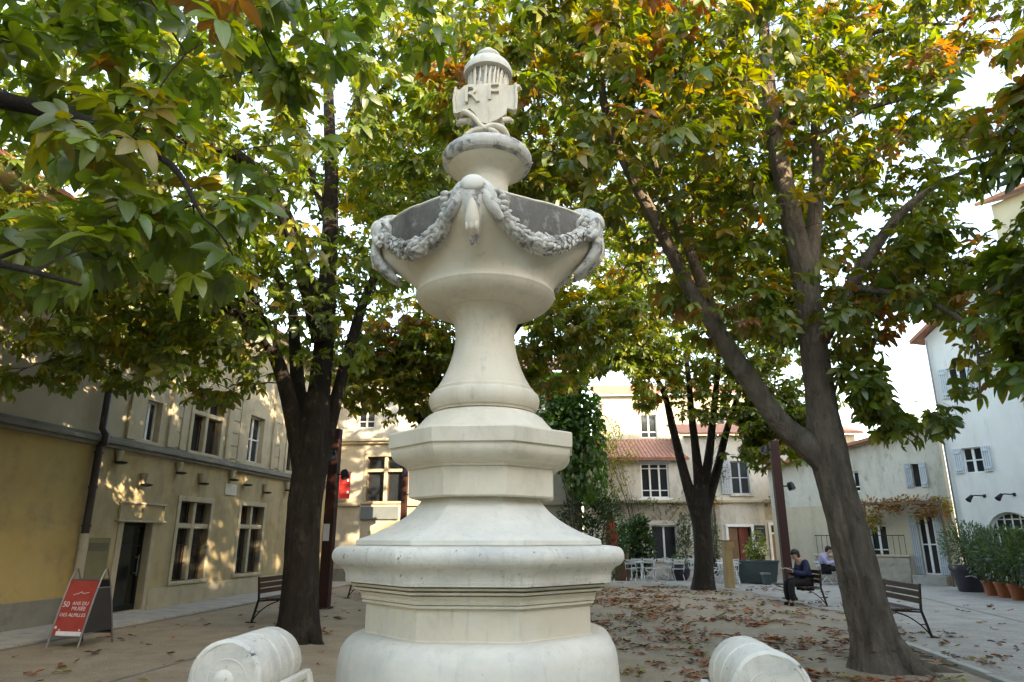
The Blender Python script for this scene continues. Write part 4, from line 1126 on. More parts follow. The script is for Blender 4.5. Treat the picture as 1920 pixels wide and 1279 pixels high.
# volute consoles that flank the basin
def to_local(p):
    d = Vector(p) - Vector((-0.165, 4.0, 0))
    return Matrix.Rotation(-FROT, 3, 'Z') @ d
for sgn, c in ((-1, Vector((-1.165, 3.02, 1.045))), (1, Vector((0.985, 2.83, 1.03)))):
    cl = to_local(c)
    e = empty('volute_console', cl, 0); e.parent = FT
    r0 = 0.155; Lc = 0.52
    m = MB()
    prof = [(0.0, 0.10), (0.0, r0 - 0.012), (0.012, r0), (0.05, r0), (0.20, r0 - 0.004), (0.212, r0 - 0.014), (0.224, r0 - 0.004), (0.34, r0 - 0.002), (0.352, r0 - 0.013), (0.364, r0 - 0.003), (0.45, r0 - 0.004), (0.50, r0 - 0.02), (0.52, r0 - 0.06)]
    rr = []
    for (yy, q) in prof:
        rr.append([(q * math.cos(t) * (1 + 0.018 * noise.noise((math.cos(t) * 2 + sgn, math.sin(t) * 2, yy * 5))), yy + 0.006 * noise.noise((math.cos(t) * 3, math.sin(t) * 3, sgn)), q * math.sin(t) * 1.03 * (1 + 0.018 * noise.noise((math.cos(t) * 2, math.sin(t) * 2 + sgn, yy * 5 + 3)))) for t in [2 * math.pi * j / 40 for j in range(40)]][::-1])
    m.rings(rr)
    m.build('volute', MAT['stone_torus'], e, smooth=35)
    # spiral ridge and eye on the face of the scroll
    sp = MB(); pts = []
    for i in range(60):
        t = i / 59; a = -sgn * (t * 2 * math.pi * 1.7) + (math.pi * 0.5)
        q = r0 * (0.93 - 0.66 * t)
        pts.append((q * math.cos(a), 0.002, q * math.sin(a), 0.005 * (1 - 0.4 * t)))
    sp.tube(pts, 6); sp.build('spiral', MAT['stone_white'], e, smooth=60)
    ey = MB(); ey.sphere((0, 0, 0), 0.045, 0.016, 0.045, 14, 8); ey.build('volute_eye', MAT['stone_white'], e, smooth=60)
    # the slab below, sweeping down and in towards the pedestal
    zg = 0.156 - cl.z
    s = -sgn
    out_ = [(s * 0.03, 0.02), (s * 0.165, -0.055), (s * 0.195, -0.16), (s * 0.225, -0.35), (s * 0.30, -0.60), (s * 0.36, zg), (-s * 0.26, zg), (-s * 0.22, -0.6), (-s * 0.15, -0.35), (-s * 0.135, -0.16), (-s * 0.12, -0.06)]
    n = len(out_)
    m = MB(); vs = [(x, 0.035, z) for x, z in out_] + [(x, 0.50, z) for x, z in out_]
    fs = [tuple(range(n)), tuple(range(n, 2 * n))[::-1]] + [(i, i + n, (i + 1) % n + n, (i + 1) % n) for i in range(n)]
    if s < 0: fs = [f[::-1] for f in fs]
    m.add(vs, fs); m.build('console_body', MAT['stone_white'], e, bev=0.015)
    m = MB()
    for yy in (0.03, 0.46):
        m.obox((s * 0.172, yy + 0.02, -0.045), (s * 0.205, yy + 0.02, -0.17), 0.05, 0.035, (1, 0, 0)); m.obox((s * 0.205, yy + 0.02, -0.17), (s * 0.235, yy + 0.02, -0.36), 0.05, 0.035, (1, 0, 0))
    m.obox((s * 0.165, 0.02, -0.050), (s * 0.165, 0.51, -0.050), 0.035, 0.035)
    m.build('raised_edge', MAT['stone_white'], e, bev=0.008)
# ------------------------------------------------------------------ street furniture
# pavement sign
SB = empty('pavement_sign', gp(150, 1200).lerp(gp(150, 1218), 0.5), R(-13), 'red museum poster in a metal A-frame sign standing on the sand', 'sign')
def sgn_y(z, side):   # bowed side profile, side -1 front, +1 back
    t = z / 1.14
    return side * (0.33 * (1 - t) ** 0.75 + 0.012)
W2 = 0.285
for side in (-1, 1):
    for x in (-W2, W2):
        m = MB(); m.tube([(x, sgn_y(z, side), z, 0.015) for z in [1.14 * i / 12 for i in range(13)]], 8)
        m.build('frame_tube', MAT['steel'], SB, smooth=50)
    m = MB(); vs = []; fs = []
    zs = [0.16 + 0.80 * i / 10 for i in range(11)]
    for off in (0.0, 0.012):
        for z in zs:
            vs += [(-W2 + 0.012, sgn_y(z, side) + off, z), (W2 - 0.012, sgn_y(z, side) + off, z)]
    for k in range(10):
        a = 2 * k; b = a + 22
        fs += [(a, a + 1, a + 3, a + 2), (b + 2, b + 3, b + 1, b)]
    fs += [(0, 2, 24, 22), (1, 23, 25, 3)]
    m.add(vs, fs)
    pn = m.build('poster' if side < 0 else 'rear_panel', MAT['poster_red'] if side < 0 else MAT['board_dark'], SB)
    m = MB()
    for z in (0.15, 0.97): m.tube([(-W2, sgn_y(z, side), z, 0.012), (W2, sgn_y(z, side), z, 0.012)], 8)
    m.build('cross_bar', MAT['steel'], SB)
    if side < 0:
        poster = pn
m = MB()
for x in (-W2, W2):
    m.add([(x - 0.004, sgn_y(0.2, -1) + 0.01, 0.2), (x - 0.004, sgn_y(0.2, 1) - 0.01, 0.2), (x - 0.004, sgn_y(0.86, 1), 0.86), (x - 0.004, sgn_y(0.86, -1), 0.86),
           (x + 0.004, sgn_y(0.2, -1) + 0.01, 0.2), (x + 0.004, sgn_y(0.2, 1) - 0.01, 0.2), (x + 0.004, sgn_y(0.86, 1), 0.86), (x + 0.004, sgn_y(0.86, -1), 0.86)],
          [(0, 3, 2, 1), (4, 5, 6, 7), (0, 1, 5, 4), (1, 2, 6, 5), (2, 3, 7, 6), (3, 0, 4, 7)])
m.build('side_panel', MAT['board_dark'], SB)
m = MB(); m.box(W2 + 0.005, W2 + 0.012, -0.16, 0.16, 0.845, 0.865); m.build('side_bar', MAT['steel'], SB)
def on_poster(name, txt, size, x, z, sx=1.0):
    y0 = sgn_y(z, -1); dy = sgn_y(z + 0.05, -1) - sgn_y(z - 0.05, -1)
    tilt = math.atan2(dy, 0.1)
    return text_mesh(name, txt, size, MAT['print_white'], poster, (x, y0 - 0.006, z), (R(90) - tilt, 0, 0), 0.001, 'CENTER', sx)
on_poster('lettering', '50', 0.12, -0.185, 0.57, 1.05)
on_poster('lettering', 'ANS DU', 0.075, 0.075, 0.60, 1.1)
on_poster('lettering', 'MUSÉE', 0.078, 0.072, 0.525, 1.15)
on_poster('lettering', 'DES ALPILLES', 0.072, 0.0, 0.435, 1.15)
def on_poster_strip(x0, x1, z0, z1, name='poster_band'):
    m = MB(); vs = []
    for z in (z0, (z0 + z1) / 2, z1): vs += [(x0, sgn_y(z, -1) - 0.0035, z), (x1, sgn_y(z, -1) - 0.0035, z)]
    for z in (z0, (z0 + z1) / 2, z1): vs += [(x0, sgn_y(z, -1) - 0.001, z), (x1, sgn_y(z, -1) - 0.001, z)]
    m.add(vs, [(0, 1, 3, 2), (2, 3, 5, 4), (8, 9, 7, 6), (10, 11, 9, 8), (0, 6, 7, 1), (4, 5, 11, 10)])
    return m.build(name, MAT['print_white'], poster)
on_poster_strip(-0.20, W2 - 0.02, 0.165, 0.225)
on_poster_strip(-0.255, -0.215, 0.26, 0.295, 'poster_mark'); on_poster_strip(-0.17, -0.145, 0.235, 0.255, 'poster_mark'); on_poster_strip(0.2, 0.225, 0.235, 0.262, 'poster_mark')
m = MB(); m.tube([(-0.12, sgn_y(.745, -1) - .004, 0.745, 0.005), (-0.02, sgn_y(.77, -1) - .004, 0.77, 0.006), (0.02, sgn_y(.79, -1) - .004, 0.79, 0.006), (0.06, sgn_y(.765, -1) - .004, 0.765, 0.005), (0.16, sgn_y(.785, -1) - .004, 0.785, 0.004)], 5)
m.build('poster_line', MAT['print_white'], poster)

# benches: slats on cantilevered iron frames
def make_bench(label, side):
    """back towards +x*side, seat towards -x*side, length along y"""
    e = empty('bench', (0, 0, 0), 0, label, 'bench')
    L = 1.7
    for y in (0.06, L - 0.06):
        m = MB()
        m.obox((side * 0.13, y, 0.0), (side * 0.02, y, 0.44), 0.045, 0.03); m.obox((side * 0.02, y, 0.44), (side * 0.06, y, 0.86), 0.045, 0.03)
        m.obox((side * 0.03, y, 0.405), (-side * 0.44, y, 0.425), 0.035, 0.025)
        m.box(*sorted((side * 0.05, side * 0.24)), y - 0.05, y + 0.05, 0, 0.012)
        pts = catmull([(side * 0.12, y, 0.04, 0.012), (-side * 0.02, y, 0.20, 0.012), (-side * 0.20, y, 0.33, 0.012), (-side * 0.40, y, 0.405, 0.012)], 4)
        m.tube(pts, 6); m.tube([(side * 0.08, y, 0.21, 0.009), (-side * 0.03, y, 0.21, 0.009)], 5)
        m.build('leg', MAT['iron'], e)
    for k in range(4):
        x = -0.02 - 0.115 * k
        a, b = sorted((side * (x - 0.095), side * x))
        bx('seat_slat', MAT['slat'], e, a, b, 0, L, 0.432, 0.462, 0.006)
    for k, z in enumerate((0.54, 0.65, 0.76)):
        x = 0.028 + 0.01 * k
        a, b = sorted((side * (x - 0.028), side * (x - 0.002)))
        bx('back_slat', MAT['slat'], e, a - side * 0.012, b - side * 0.012, 0, L, z, z + 0.09, 0.006)
    return e
b1 = make_bench('slatted bench partly hidden behind the leaning tree trunk', 1); b1.location = gp(1750, 1197) - Vector((0.13, 0, 0)); b1.rotation_euler[2] = R(-8)
b2 = make_bench('slatted bench on which the person in navy sits reading', 1); b2.location = gp(1554, 1138) - Vector((0.13, 0, 0)); b2.rotation_euler[2] = R(4)
b3 = make_bench('slatted bench beside the thick dark tree trunk', -1); b3.location = gp(468, 1168) + Vector((0.13, 0, 0)); b3.rotation_euler[2] = R(-7)
b4 = make_bench('slatted bench half hidden by the fountain pedestal', -1); b4.location = gp(650, 1122) + Vector((0.13, 0, 0)); b4.rotation_euler[2] = R(-7)

# dark red lamp posts
def red_post(x, y, w, h, label, lamps):
    e = empty('lamp_post', (x, y, 0), R(-6), label, 'lamp post')
    m = MB(); m.box(-w / 2, w / 2, -w / 2, w / 2, 0, h); m.build('post', MAT['redpost'], e, bev=0.015)
    bx('foot', MAT['redpost'], e, -w / 2 - 0.05, w / 2 + 0.05, -w / 2 - 0.05, w / 2 + 0.05, 0, 0.04, 0.008)
    for (dx, dy, z) in lamps:
        d = Vector((dx, dy, 0)).normalized()
        p0 = d * (w / 2 - 0.01)
        m = MB(); m.tube([(p0.x, p0.y, z, 0.02), (p0.x + d.x * 0.16, p0.y + d.y * 0.16, z, 0.02)], 8)
        o = m.build('lamp_arm', MAT['iron'], e)
        q = p0 + d * 0.20
        m = MB(); m.tube([(q.x, q.y, z + 0.10, 0.07), (q.x + d.x * 0.02, q.y + d.y * 0.02, z + 0.04, 0.10), (q.x + d.x * 0.06, q.y + d.y * 0.06, z - 0.10, 0.11)], 12)
        m.build('lamp_head', MAT['iron'], o, smooth=40)
        m = MB(); m.tube([(q.x + d.x * 0.061, q.y + d.y * 0.061, z - 0.101, 0.095), (q.x + d.x * 0.066, q.y + d.y * 0.066, z - 0.115, 0.08)], 12); m.build('lens', MAT['steel'], o)
    return e
p1 = gp(607, 1141)
pp = red_post(p1.x, p1.y, 0.25, 4.3, 'dark red square lamp post close behind the thick dark trunk', [(1, -0.3, 3.15), (-1, -0.3, 3.5), (0.2, -1, 3.6)])
bx('notice', MAT['print_white'], pp, -0.131, -0.127, -0.11, 0.10, 1.55, 1.95); m = MB(); m.box(-0.11, 0.05, -0.131, -0.127, 1.55, 1.95); m.build('notice', MAT['print_white'], pp)
p2 = at(1482, 1124, 20.0)
red_post(p2.x, 20.0, 0.235, 4.35, 'dark red square lamp post behind the seated reader', [(-1, -0.4, 4.1), (1, -0.4, 3.05)])
p3 = at(757, 960, 25.5)
red_post(p3.x, 25.5, 0.20, 4.5, 'dark red lamp post in front of the grey sign board', [(0.2, -1, 3.9), (1, -0.2, 3.15)])

# wooden totem, planter, cabinet, parasol
bo = gp(1369, 1103)
e = empty('wooden_post', bo, R(12), 'weathered pale wooden post with a boxed head near the forked tree', 'post')
bx('shaft', MAT['wood_post'], e, -0.13, 0.13, -0.13, 0.13, 0, 1.25, 0.015); bx('collar', MAT['wood_post'], e, -0.15, 0.15, -0.15, 0.15, 1.252, 1.30, 0.01)
bx('head_box', MAT['wood_post'], e, -0.12, 0.24, -0.12, 0.12, 1.302, 1.52, 0.012)
bx('head_cap', MAT['wood_brown'], e, -0.15, 0.27, -0.15, 0.15, 1.522, 1.55, 0.008)

pl = at(1430, 1095, 26.5)
e = empty('planter_box', (pl.x, 26.9, 0), R(40), 'dark teal tapered planter box at the terrace edge', 'planter')
m = MB(); m.rings([[(-.42, -.50, 0.04), (.42, -.50, 0.04), (.42, .50, 0.04), (-.42, .50, 0.04)], [(-.50, -.60, 0.76), (.50, -.60, 0.76), (.50, .60, 0.76), (-.50, .60, 0.76)], [(-.53, -.63, 0.762), (.53, -.63, 0.762), (.53, .63, 0.762), (-.53, .63, 0.762)], [(-.53, -.63, 0.82), (.53, -.63, 0.82), (.53, .63, 0.82), (-.53, .63, 0.82)], [(-.47, -.57, 0.82), (.47, -.57, 0.82), (.47, .57, 0.82), (-.47, .57, 0.82)], [(-.46, -.56, 0.76), (.46, -.56, 0.76), (.46, .56, 0.76), (-.46, .56, 0.76)]])
m.build('box', MAT['planter'], e, bev=0.01)
for sx in (-1, 1):
    for sy_ in (-1, 1): bx('foot', MAT['iron'], e, sx * 0.36 - 0.04, sx * 0.36 + 0.04, sy_ * 0.44 - 0.04, sy_ * 0.44 + 0.04, 0, 0.04)
bx('soil', MAT['soil'], e, -.455, .455, -.555, .555, 0.70, 0.775)
e = empty('bin', at(1437, 1094, 26.0).xy.to_3d(), R(10), 'small grey bin standing before the planter box', 'bin')
m = MB(); m.rings([[(-.10, -.10, 0), (.10, -.10, 0), (.10, .10, 0), (-.10, .10, 0)], [(-.13, -.13, 0.36), (.13, -.13, 0.36), (.13, .13, 0.36), (-.13, .13, 0.36)]]); m.build('body', MAT['planter'], e, bev=0.01)
bx('rim', MAT['steel'], e, -.14, .14, -.14, .14, 0.362, 0.42, 0.008)

cb_ = gp(1167, 1089)
e = empty('menu_cabinet', cb_, R(-20), 'brown wooden cabinet at the left end of the cafe terrace', 'cabinet')
bx('carcass', MAT['wood_brown'], e, -0.26, 0.26, -0.2, 0.2, 0.0, 1.12, 0.012); bx('top', MAT['wood_brown'], e, -0.30, 0.30, -0.24, 0.24, 1.122, 1.16, 0.008)
bx('door', MAT['wood_brown'], e, -0.23, 0.23, -0.215, -0.201, 0.08, 1.05, 0.006); MB().sphere((0.18, -0.225, 0.6), 0.02, n=8, m=6).build('knob', MAT['iron'], e)
um = at(1149, 1085, 29.8)
e = empty('parasol', (um.x, 29.8, 0), 0, 'folded red parasol beside the dark evergreen', 'parasol')
MB().tube([(0, 0, 0.06, 0.022), (0, 0, 2.75, 0.022)], 8).build('pole', MAT['wood_brown'], e)
MB().lathe([(0, 0.26), (0.05, 0.26), (0.07, 0.2), (0.10, 0.05)], 20).build('base', MAT['cement'], e, smooth=40)
m = MB(); m.lathe(smooth_prof([(1.15, 0.14), (1.2, 0.19), (1.5, 0.22), (1.9, 0.20), (2.3, 0.13), (2.6, 0.06), (2.7, 0.03)], 4), 48, fn=lambda th, z, r_: r_ * (1 + 0.22 * math.sin(8 * th + z * 1.5)))
m.build('canopy', MAT['red'], e, smooth=60)
MB().lathe([(1.62, 0.235), (1.66, 0.235)], 24).build('tie', MAT['red'], e)

# cafe tables and chairs
def make_table(label):
    e = empty('cafe_table', (0, 0, 0), 0, label, 'table', 'white tables of the cafe terrace')
    bx('tabletop', MAT['table'], e, -0.36, 0.36, -0.36, 0.36, 0.70, 0.725, 0.006)
    for sx in (-1, 1):
        m = MB(); m.tube([(sx * 0.30, -0.28, 0, 0.013), (sx * 0.30, 0.26, 0.70, 0.013)], 6); m.tube([(sx * 0.275, 0.28, 0, 0.013), (sx * 0.275, -0.26, 0.70, 0.013)], 6)
        m.build('leg', MAT['table'], e)
    MB().tube([(-0.3, 0, 0.35, 0.01), (0.3, 0, 0.35, 0.01)], 6).build('stretcher', MAT['table'], e)
    return e
def make_chair(label):
    e = empty('folding_chair', (0, 0, 0), 0, label, 'chair', 'white folding chairs of the cafe terrace')
    for k in range(5): bx('seat_slat', MAT['table'], e, -0.20, 0.20, -0.20 + 0.082 * k, -0.13 + 0.082 * k, 0.44, 0.455)
    for sx in (-1, 1):
        m = MB(); m.tube([(sx * 0.205, -0.22, 0, 0.011), (sx * 0.205, 0.10, 0.44, 0.011), (sx * 0.205, 0.24, 0.84, 0.011)], 6); m.build('leg', MAT['table'], e)
        m = MB(); m.tube([(sx * 0.18, 0.24, 0, 0.011), (sx * 0.18, -0.20, 0.44, 0.011)], 6); m.build('leg', MAT['table'], e)
    for z, y in ((0.66, 0.168), (0.77, 0.207)):
        m = MB(); m.obox((-0.205, y, z), (0.205, y, z), 0.012, 0.07); m.build('back_slat', MAT['table'], e)
    return e
spots = [(4.95, 28.9), (5.75, 30.4), (6.55, 29.0), (5.2, 31.4), (8.2, 27.2), (8.9, 29.6), (7.4, 30.8), (12.0, 26.2)]
t0 = make_table('square white folding table on the cafe terrace'); c0 = make_chair('white folding slat chair on the cafe terrace')
random.seed(14); first = True; firstc = True
for i, (x, y) in enumerate(spots):
    t = t0 if first else copy_tree(t0); first = False
    t.location = (x, y, 0.006); rz = random.uniform(-0.4, 0.4); t.rotation_euler = (0, 0, rz)
    if i == 7:
        t['label'] = 'cafe table with a pinkish top where the person in lavender sits'
        for ch in t.children:
            if ch.name.startswith('tabletop'):
                ch.data = ch.data.copy(); ch.data.materials[0] = MAT['pinktable']
    for k in range(4 if i < 7 else 2):
        if i == 5 and k == 0: continue
        a = rz + k * math.pi / 2 + random.uniform(-0.15, 0.15)
        if i == 7: a = rz + math.pi * k - 0.2
        c = c0 if firstc else copy_tree(c0); firstc = False
        c.location = (x + 0.62 * math.cos(a), y + 0.62 * math.sin(a), 0.006); c.rotation_euler = (0, 0, a - math.pi / 2)

# ------------------------------------------------------------------ people
def skin_obj(name, verts, edges, radii, mat, parent, root=0, sub=2):
    me = bpy.data.meshes.new(name)
    me.from_pydata([tuple(v) for v in verts], edges, [])
    o = link_mesh(name, me, mat, parent)
    sk = o.modifiers.new('skin', 'SKIN'); sk.use_smooth_shade = True
    if not me.skin_vertices: me.skin_vertices.new()
    for i, r_ in enumerate(radii):
        sv = me.skin_vertices[0].data[i]
        sv.radius = (r_, r_) if not isinstance(r_, tuple) else r_
        sv.use_root = (i == root)
    sb = o.modifiers.new('sub', 'SUBSURF'); sb.levels = sub; sb.render_levels = sub
    return o

def seated_person(e, top, legs, hair, book=False, shoes=None):
    """local frame: facing -x, seat at z 0.45, pelvis at origin x=0"""
    pel = (0.0, 0, 0.56); sp1 = (0.03, 0, 0.74); sp2 = (0.0, 0, 0.93); chest = (-0.05, 0, 1.03); neck = (-0.135, 0, 1.10); hd0 = (-0.205, 0, 1.145); hd1 = (-0.23, 0, 1.23); hd2 = (-0.215, 0, 1.285)
    V = [pel, sp1, sp2, chest, neck, hd0, hd1, hd2]
    Rr = [(0.14, 0.16), (0.12, 0.145), (0.125, 0.16), (0.10, 0.12), 0.055, 0.075, (0.09, 0.078), 0.06]
    E = [(i, i + 1) for i in range(7)]
    def add(p, par, r_):
        V.append(p); Rr.append(r_); E.append((par, len(V) - 1)); return len(V) - 1
    add((-0.315, 0, 1.165), 5, 0.014)                     # nose
    arms = {}; legsi = {}
    for s in (-1, 1):
        add((-0.215, s * 0.088, 1.20), 6, 0.016)          # ear
        a = add((-0.03, s * 0.17, 1.03), 3, 0.065); b = add((-0.05, s * 0.235, 0.86), a, 0.052); c = add((-0.12, s * 0.23, 0.74), b, 0.047)
        d = add((-0.27, s * 0.15, 0.77), c, 0.038); w = add((-0.36, s * 0.09, 0.80), d, 0.028); h = add((-0.415, s * 0.075, 0.815), w, 0.030)
        arms[s] = (a, b, c, d, w)
        for k in range(4):
            f1 = add((-0.455 - 0.006 * (1 - abs(k - 1.5)), s * (0.100 - 0.019 * k), 0.825 - 0.006 * k), h, 0.009)
            add((-0.485 + 0.003 * k, s * (0.096 - 0.021 * k), 0.845), f1, 0.008)
        f1 = add((-0.40, s * 0.035, 0.838), w, 0.010); add((-0.43, s * 0.018, 0.85), f1, 0.009)
        hp = add((-0.03, s * 0.095, 0.545), 0, 0.098); th = add((-0.24, s * 0.11, 0.56), hp, 0.085); kn = add((-0.44, s * 0.12, 0.545), th, 0.065)
        cf = add((-0.46, s * 0.12, 0.34), kn, 0.060); an = add((-0.44, s * 0.12, 0.10), cf, 0.042); he = add((-0.43, s * 0.12, 0.045), an, 0.038); to = add((-0.58, s * 0.135, 0.032), he, 0.030)
        legsi[s] = (hp, th, kn, cf, an, he, to)
    skin_obj('body', V, E, Rr, MAT['skin'], e)
    def sub_(idx_chains, grow, name, mat):
        ids = []; ed = []
        for ch in idx_chains:
            for i in ch:
                if i not in ids: ids.append(i)
            ed += [(ids.index(ch[k]), ids.index(ch[k + 1])) for k in range(len(ch) - 1)]
        rr = []
        for i in ids:
            q = Rr[i]; rr.append(tuple(x + grow for x in q) if isinstance(q, tuple) else q + grow)
        return skin_obj(name, [V[i] for i in ids], ed, rr, mat, e)
    sub_([[0, 1, 2, 3], [3, *arms[-1]], [3, *arms[1]]], 0.028, 'jacket', top)
    sub_([[0, *legsi[-1][:5]], [0, *legsi[1][:5]]], 0.024, 'trousers', legs)
    for s in (-1, 1):
        i = legsi[s]
        skin_obj('shoe', [V[i[5]], tuple((Vector(V[i[5]]) + Vector(V[i[6]])) / 2), V[i[6]]], [(0, 1), (1, 2)], [0.05, 0.046, 0.036], shoes or MAT['black_cloth'], e)
    m = MB(); m.sphere((-0.195, 0, 1.255), 0.118, 0.102, 0.098, 16, 10)
    m.sphere((-0.138, 0, 1.19), 0.075, 0.088, 0.085, 12, 8)
    m.build('hair', hair, e, smooth=60)
    for s in (-1, 1): MB().sphere((-0.315, s * 0.030, 1.205), 0.006, n=8, m=6).build('eye', MAT['hair_dark'], e)
    return e

mp_ = b2.matrix_basis @ Vector((-0.17, 0.45, 0))
e = empty('person', (mp_.x, mp_.y, 0), R(8), 'person in navy jacket and black trousers sitting on a bench reading', 'person')
seated_person(e, MAT['navy'], MAT['black_cloth'], MAT['hair_dark'])
bk = empty('book', (mp_.x, mp_.y, 0), R(8), 'open pale book in the hands of the seated reader', 'book')
m = MB(); m.obox((-0.47, -0.001, 0.850), (-0.47, -0.15, 0.868), 0.20, 0.014, (0.3, 0, 1)); m.obox((-0.47, 0.001, 0.850), (-0.47, 0.15, 0.868), 0.20, 0.014, (0.3, 0, 1)); m.build('pages', MAT['paper'], bk)
bx('cover', MAT['darkpot'], bk, -0.575, -0.365, -0.158, 0.158, 0.832, 0.839)

e = empty('person', (13.0, 25.9, 0.006), R(150), 'person in lavender shirt seated at the pinkish terrace table', 'person')
e.location = (at(1546, 1060, 26.1).x, 26.1, 0.006)
seated_person(e, MAT['lavender'], MAT['black_cloth'], MAT['hair_dark'])
q = at(1419, 1050, 29.2)
e = empty('person', (q.x, 29.2, 0.006), R(75), 'grey-haired person in black sitting behind the planter box', 'person')
seated_person(e, MAT['black_cloth'], MAT['black_cloth'], MAT['hair_grey'])
c = copy_tree(c0); c.location = (q.x, 29.25, 0.006); c.rotation_euler = (0, 0, R(-15))
# ------------------------------------------------------------------ foliage
def leaflet(l, w, rows, droop, fold, lift=0.10):
    """obovate leaflet along +x; returns verts, tris, uv, edge weight"""
    V = [(0, 0, 0)]; UV = [(0, 0)]; EW = [0.0]; T = []
    def zz(t): return l * (lift * t - droop * t * t)
    prev = None
    for t in rows:
        ww = w * (math.sin(math.pi * min(1, t ** 1.35)) ** 0.8) if t < 0.999 else 0
        k = len(V)
        V += [(t * l, -ww, zz(t) + fold * ww), (t * l, 0, zz(t)), (t * l, ww, zz(t) + fold * ww)]
        UV += [(-1, t), (0, t), (1, t)]; EW += [0.35 + 0.65 * t, 0.25 * t, 0.35 + 0.65 * t]
        if prev is None: T += [(0, k, k + 1), (0, k + 1, k + 2)]
        else: T += [(prev, k, k + 1), (prev, k + 1, prev + 1), (prev + 1, k + 1, k + 2), (prev + 1, k + 2, prev + 2)]
        prev = k
    k = len(V); V.append((l, 0, zz(1.0))); UV.append((0, 1)); EW.append(1.0)
    T += [(prev, k, prev + 1), (prev + 1, k, prev + 2)]
    return V, T, UV, EW

def chestnut(seed, rows, n=7, petiole=True):
    rg = random.Random(seed)
    V = []; T = []; UV = []; EW = []
    angs = np.linspace(-118, 118, n) if n > 5 else np.linspace(-100, 100, n)
    for a in angs:
        f = 1.0 - 0.50 * (abs(a) / 118) ** 1.5
        l = f * rg.uniform(0.78, 1.1)
        v, t, u, ew = leaflet(l, 0.235 * l, rows, rg.uniform(0.15, 1.05), rg.uniform(0.05, 0.6), rg.uniform(-0.05, 0.35))
        th = R(a + rg.uniform(-7, 7)); tw = rg.uniform(-0.6, 0.6)
        k = len(V)
        for (x, y, z) in v:
            y2 = y * math.cos(tw) - z * math.sin(tw); z2 = y * math.sin(tw) + z * math.cos(tw)
            V.append((x * math.cos(th) - y2 * math.sin(th), x * math.sin(th) + y2 * math.cos(th), z2))
        T += [tuple(i + k for i in f_) for f_ in t]; UV += u; EW += ew
    if petiole:
        k = len(V)
        V += [(0, -0.018, 0), (0, 0.018, 0), (-0.75, 0.012, 0.10), (-0.75, -0.012, 0.10), (0, 0, -0.025), (-0.75, 0, 0.075)]
        T += [(k, k + 1, k + 2), (k, k + 2, k + 3), (k, k + 3, k + 5), (k, k + 5, k + 4), (k + 1, k + 4, k + 5), (k + 1, k + 5, k + 2)]
        UV += [(0.3, 0.5)] * 6; EW += [0.0] * 6
    return np.array(V), np.array(T), np.array(UV, dtype=float), np.array(EW)

def single_leaf(seed, rows=(0.5,), w=0.22):
    rg = random.Random(seed)
    v, t, u, ew = leaflet(1.0, w, rows, rg.uniform(0.1, 0.5), 0.25)
    return np.array(v), np.array(t), np.array(u, dtype=float), np.array(ew)

LOD = {
    'near': [chestnut(i, (0.16, 0.36, 0.56, 0.74, 0.88, 0.96), 7) for i in range(10)],
    'mid': [chestnut(110 + i, (0.30, 0.62, 0.86), 7 if i % 3 else 5) for i in range(10)],
    'far': [chestnut(20 + i, (0.42, 0.80), 5 + 2 * (i % 2), False) for i in range(6)],
    'small': [single_leaf(30 + i) for i in range(4)],
    'long': [single_leaf(40 + i, (0.3, 0.7), 0.11) for i in range(4)],
    'ovate': [single_leaf(50 + i, (0.3, 0.65), 0.32) for i in range(4)],
}
BROWN = np.array((0.16, 0.065, 0.022))

def leaf_mesh(name, pos, rot, scl, colr, brown, lod, mat, var):
    """pos (n,3), rot (n,3,3) columns = leaf axes, scl (n), colr (n,3), brown (n), var (n)"""
    VV = []; TT = []; UU = []; CC = []; off = 0
    for k, (v, t, u, ew) in enumerate(LOD[lod]):
        s = np.where(var == k)[0]
        if len(s) == 0: continue
        P = np.einsum('nij,vj->nvi', rot[s], v) * scl[s][:, None, None] + pos[s][:, None, :]
        nv = len(v)
        VV.append(P.reshape(-1, 3))
        TT.append((t[None] + (np.arange(len(s)) * nv)[:, None, None] + off).reshape(-1, 3))
        UU.append(np.tile(u, (len(s), 1)))
        w = np.clip(ew[None, :] * brown[s][:, None] * 1.5 - 0.25, 0, 1)[:, :, None]
        c = colr[s][:, None, :] * (1 - w) + BROWN * w
        CC.append(c.reshape(-1, 3)); off += nv * len(s)
    V = np.concatenate(VV); T = np.concatenate(TT); U = np.concatenate(UU); C = np.concatenate(CC)
    me = bpy.data.meshes.new(name)
    me.vertices.add(len(V)); me.vertices.foreach_set('co', V.astype(np.float32).ravel())
    me.loops.add(len(T) * 3); me.loops.foreach_set('vertex_index', T.astype(np.int32).ravel())
    me.polygons.add(len(T)); me.polygons.foreach_set('loop_start', np.arange(0, len(T) * 3, 3, dtype=np.int32))
    me.polygons.foreach_set('use_smooth', np.ones(len(T), dtype=bool))
    at_ = me.color_attributes.new('lc', 'FLOAT_COLOR', 'POINT')
    at_.data.foreach_set('color', np.concatenate([C, np.ones((len(C), 1))], 1).astype(np.float32).ravel())
    uv = me.uv_layers.new(name='UVMap')
    uv.data.foreach_set('uv', U[T.ravel()].astype(np.float32).ravel())
    me.update(); me.validate()
    me.materials.append(mat)
    return me

def frames(fwd, nrm):
    """orthonormal frames with x=fwd, z~nrm"""
    x = fwd / np.linalg.norm(fwd, axis=1)[:, None]
    z = nrm - x * np.sum(nrm * x, 1)[:, None]
    z /= np.linalg.norm(z, axis=1)[:, None] + 1e-9
    y = np.cross(z, x)
    return np.stack([x, y, z], 2)

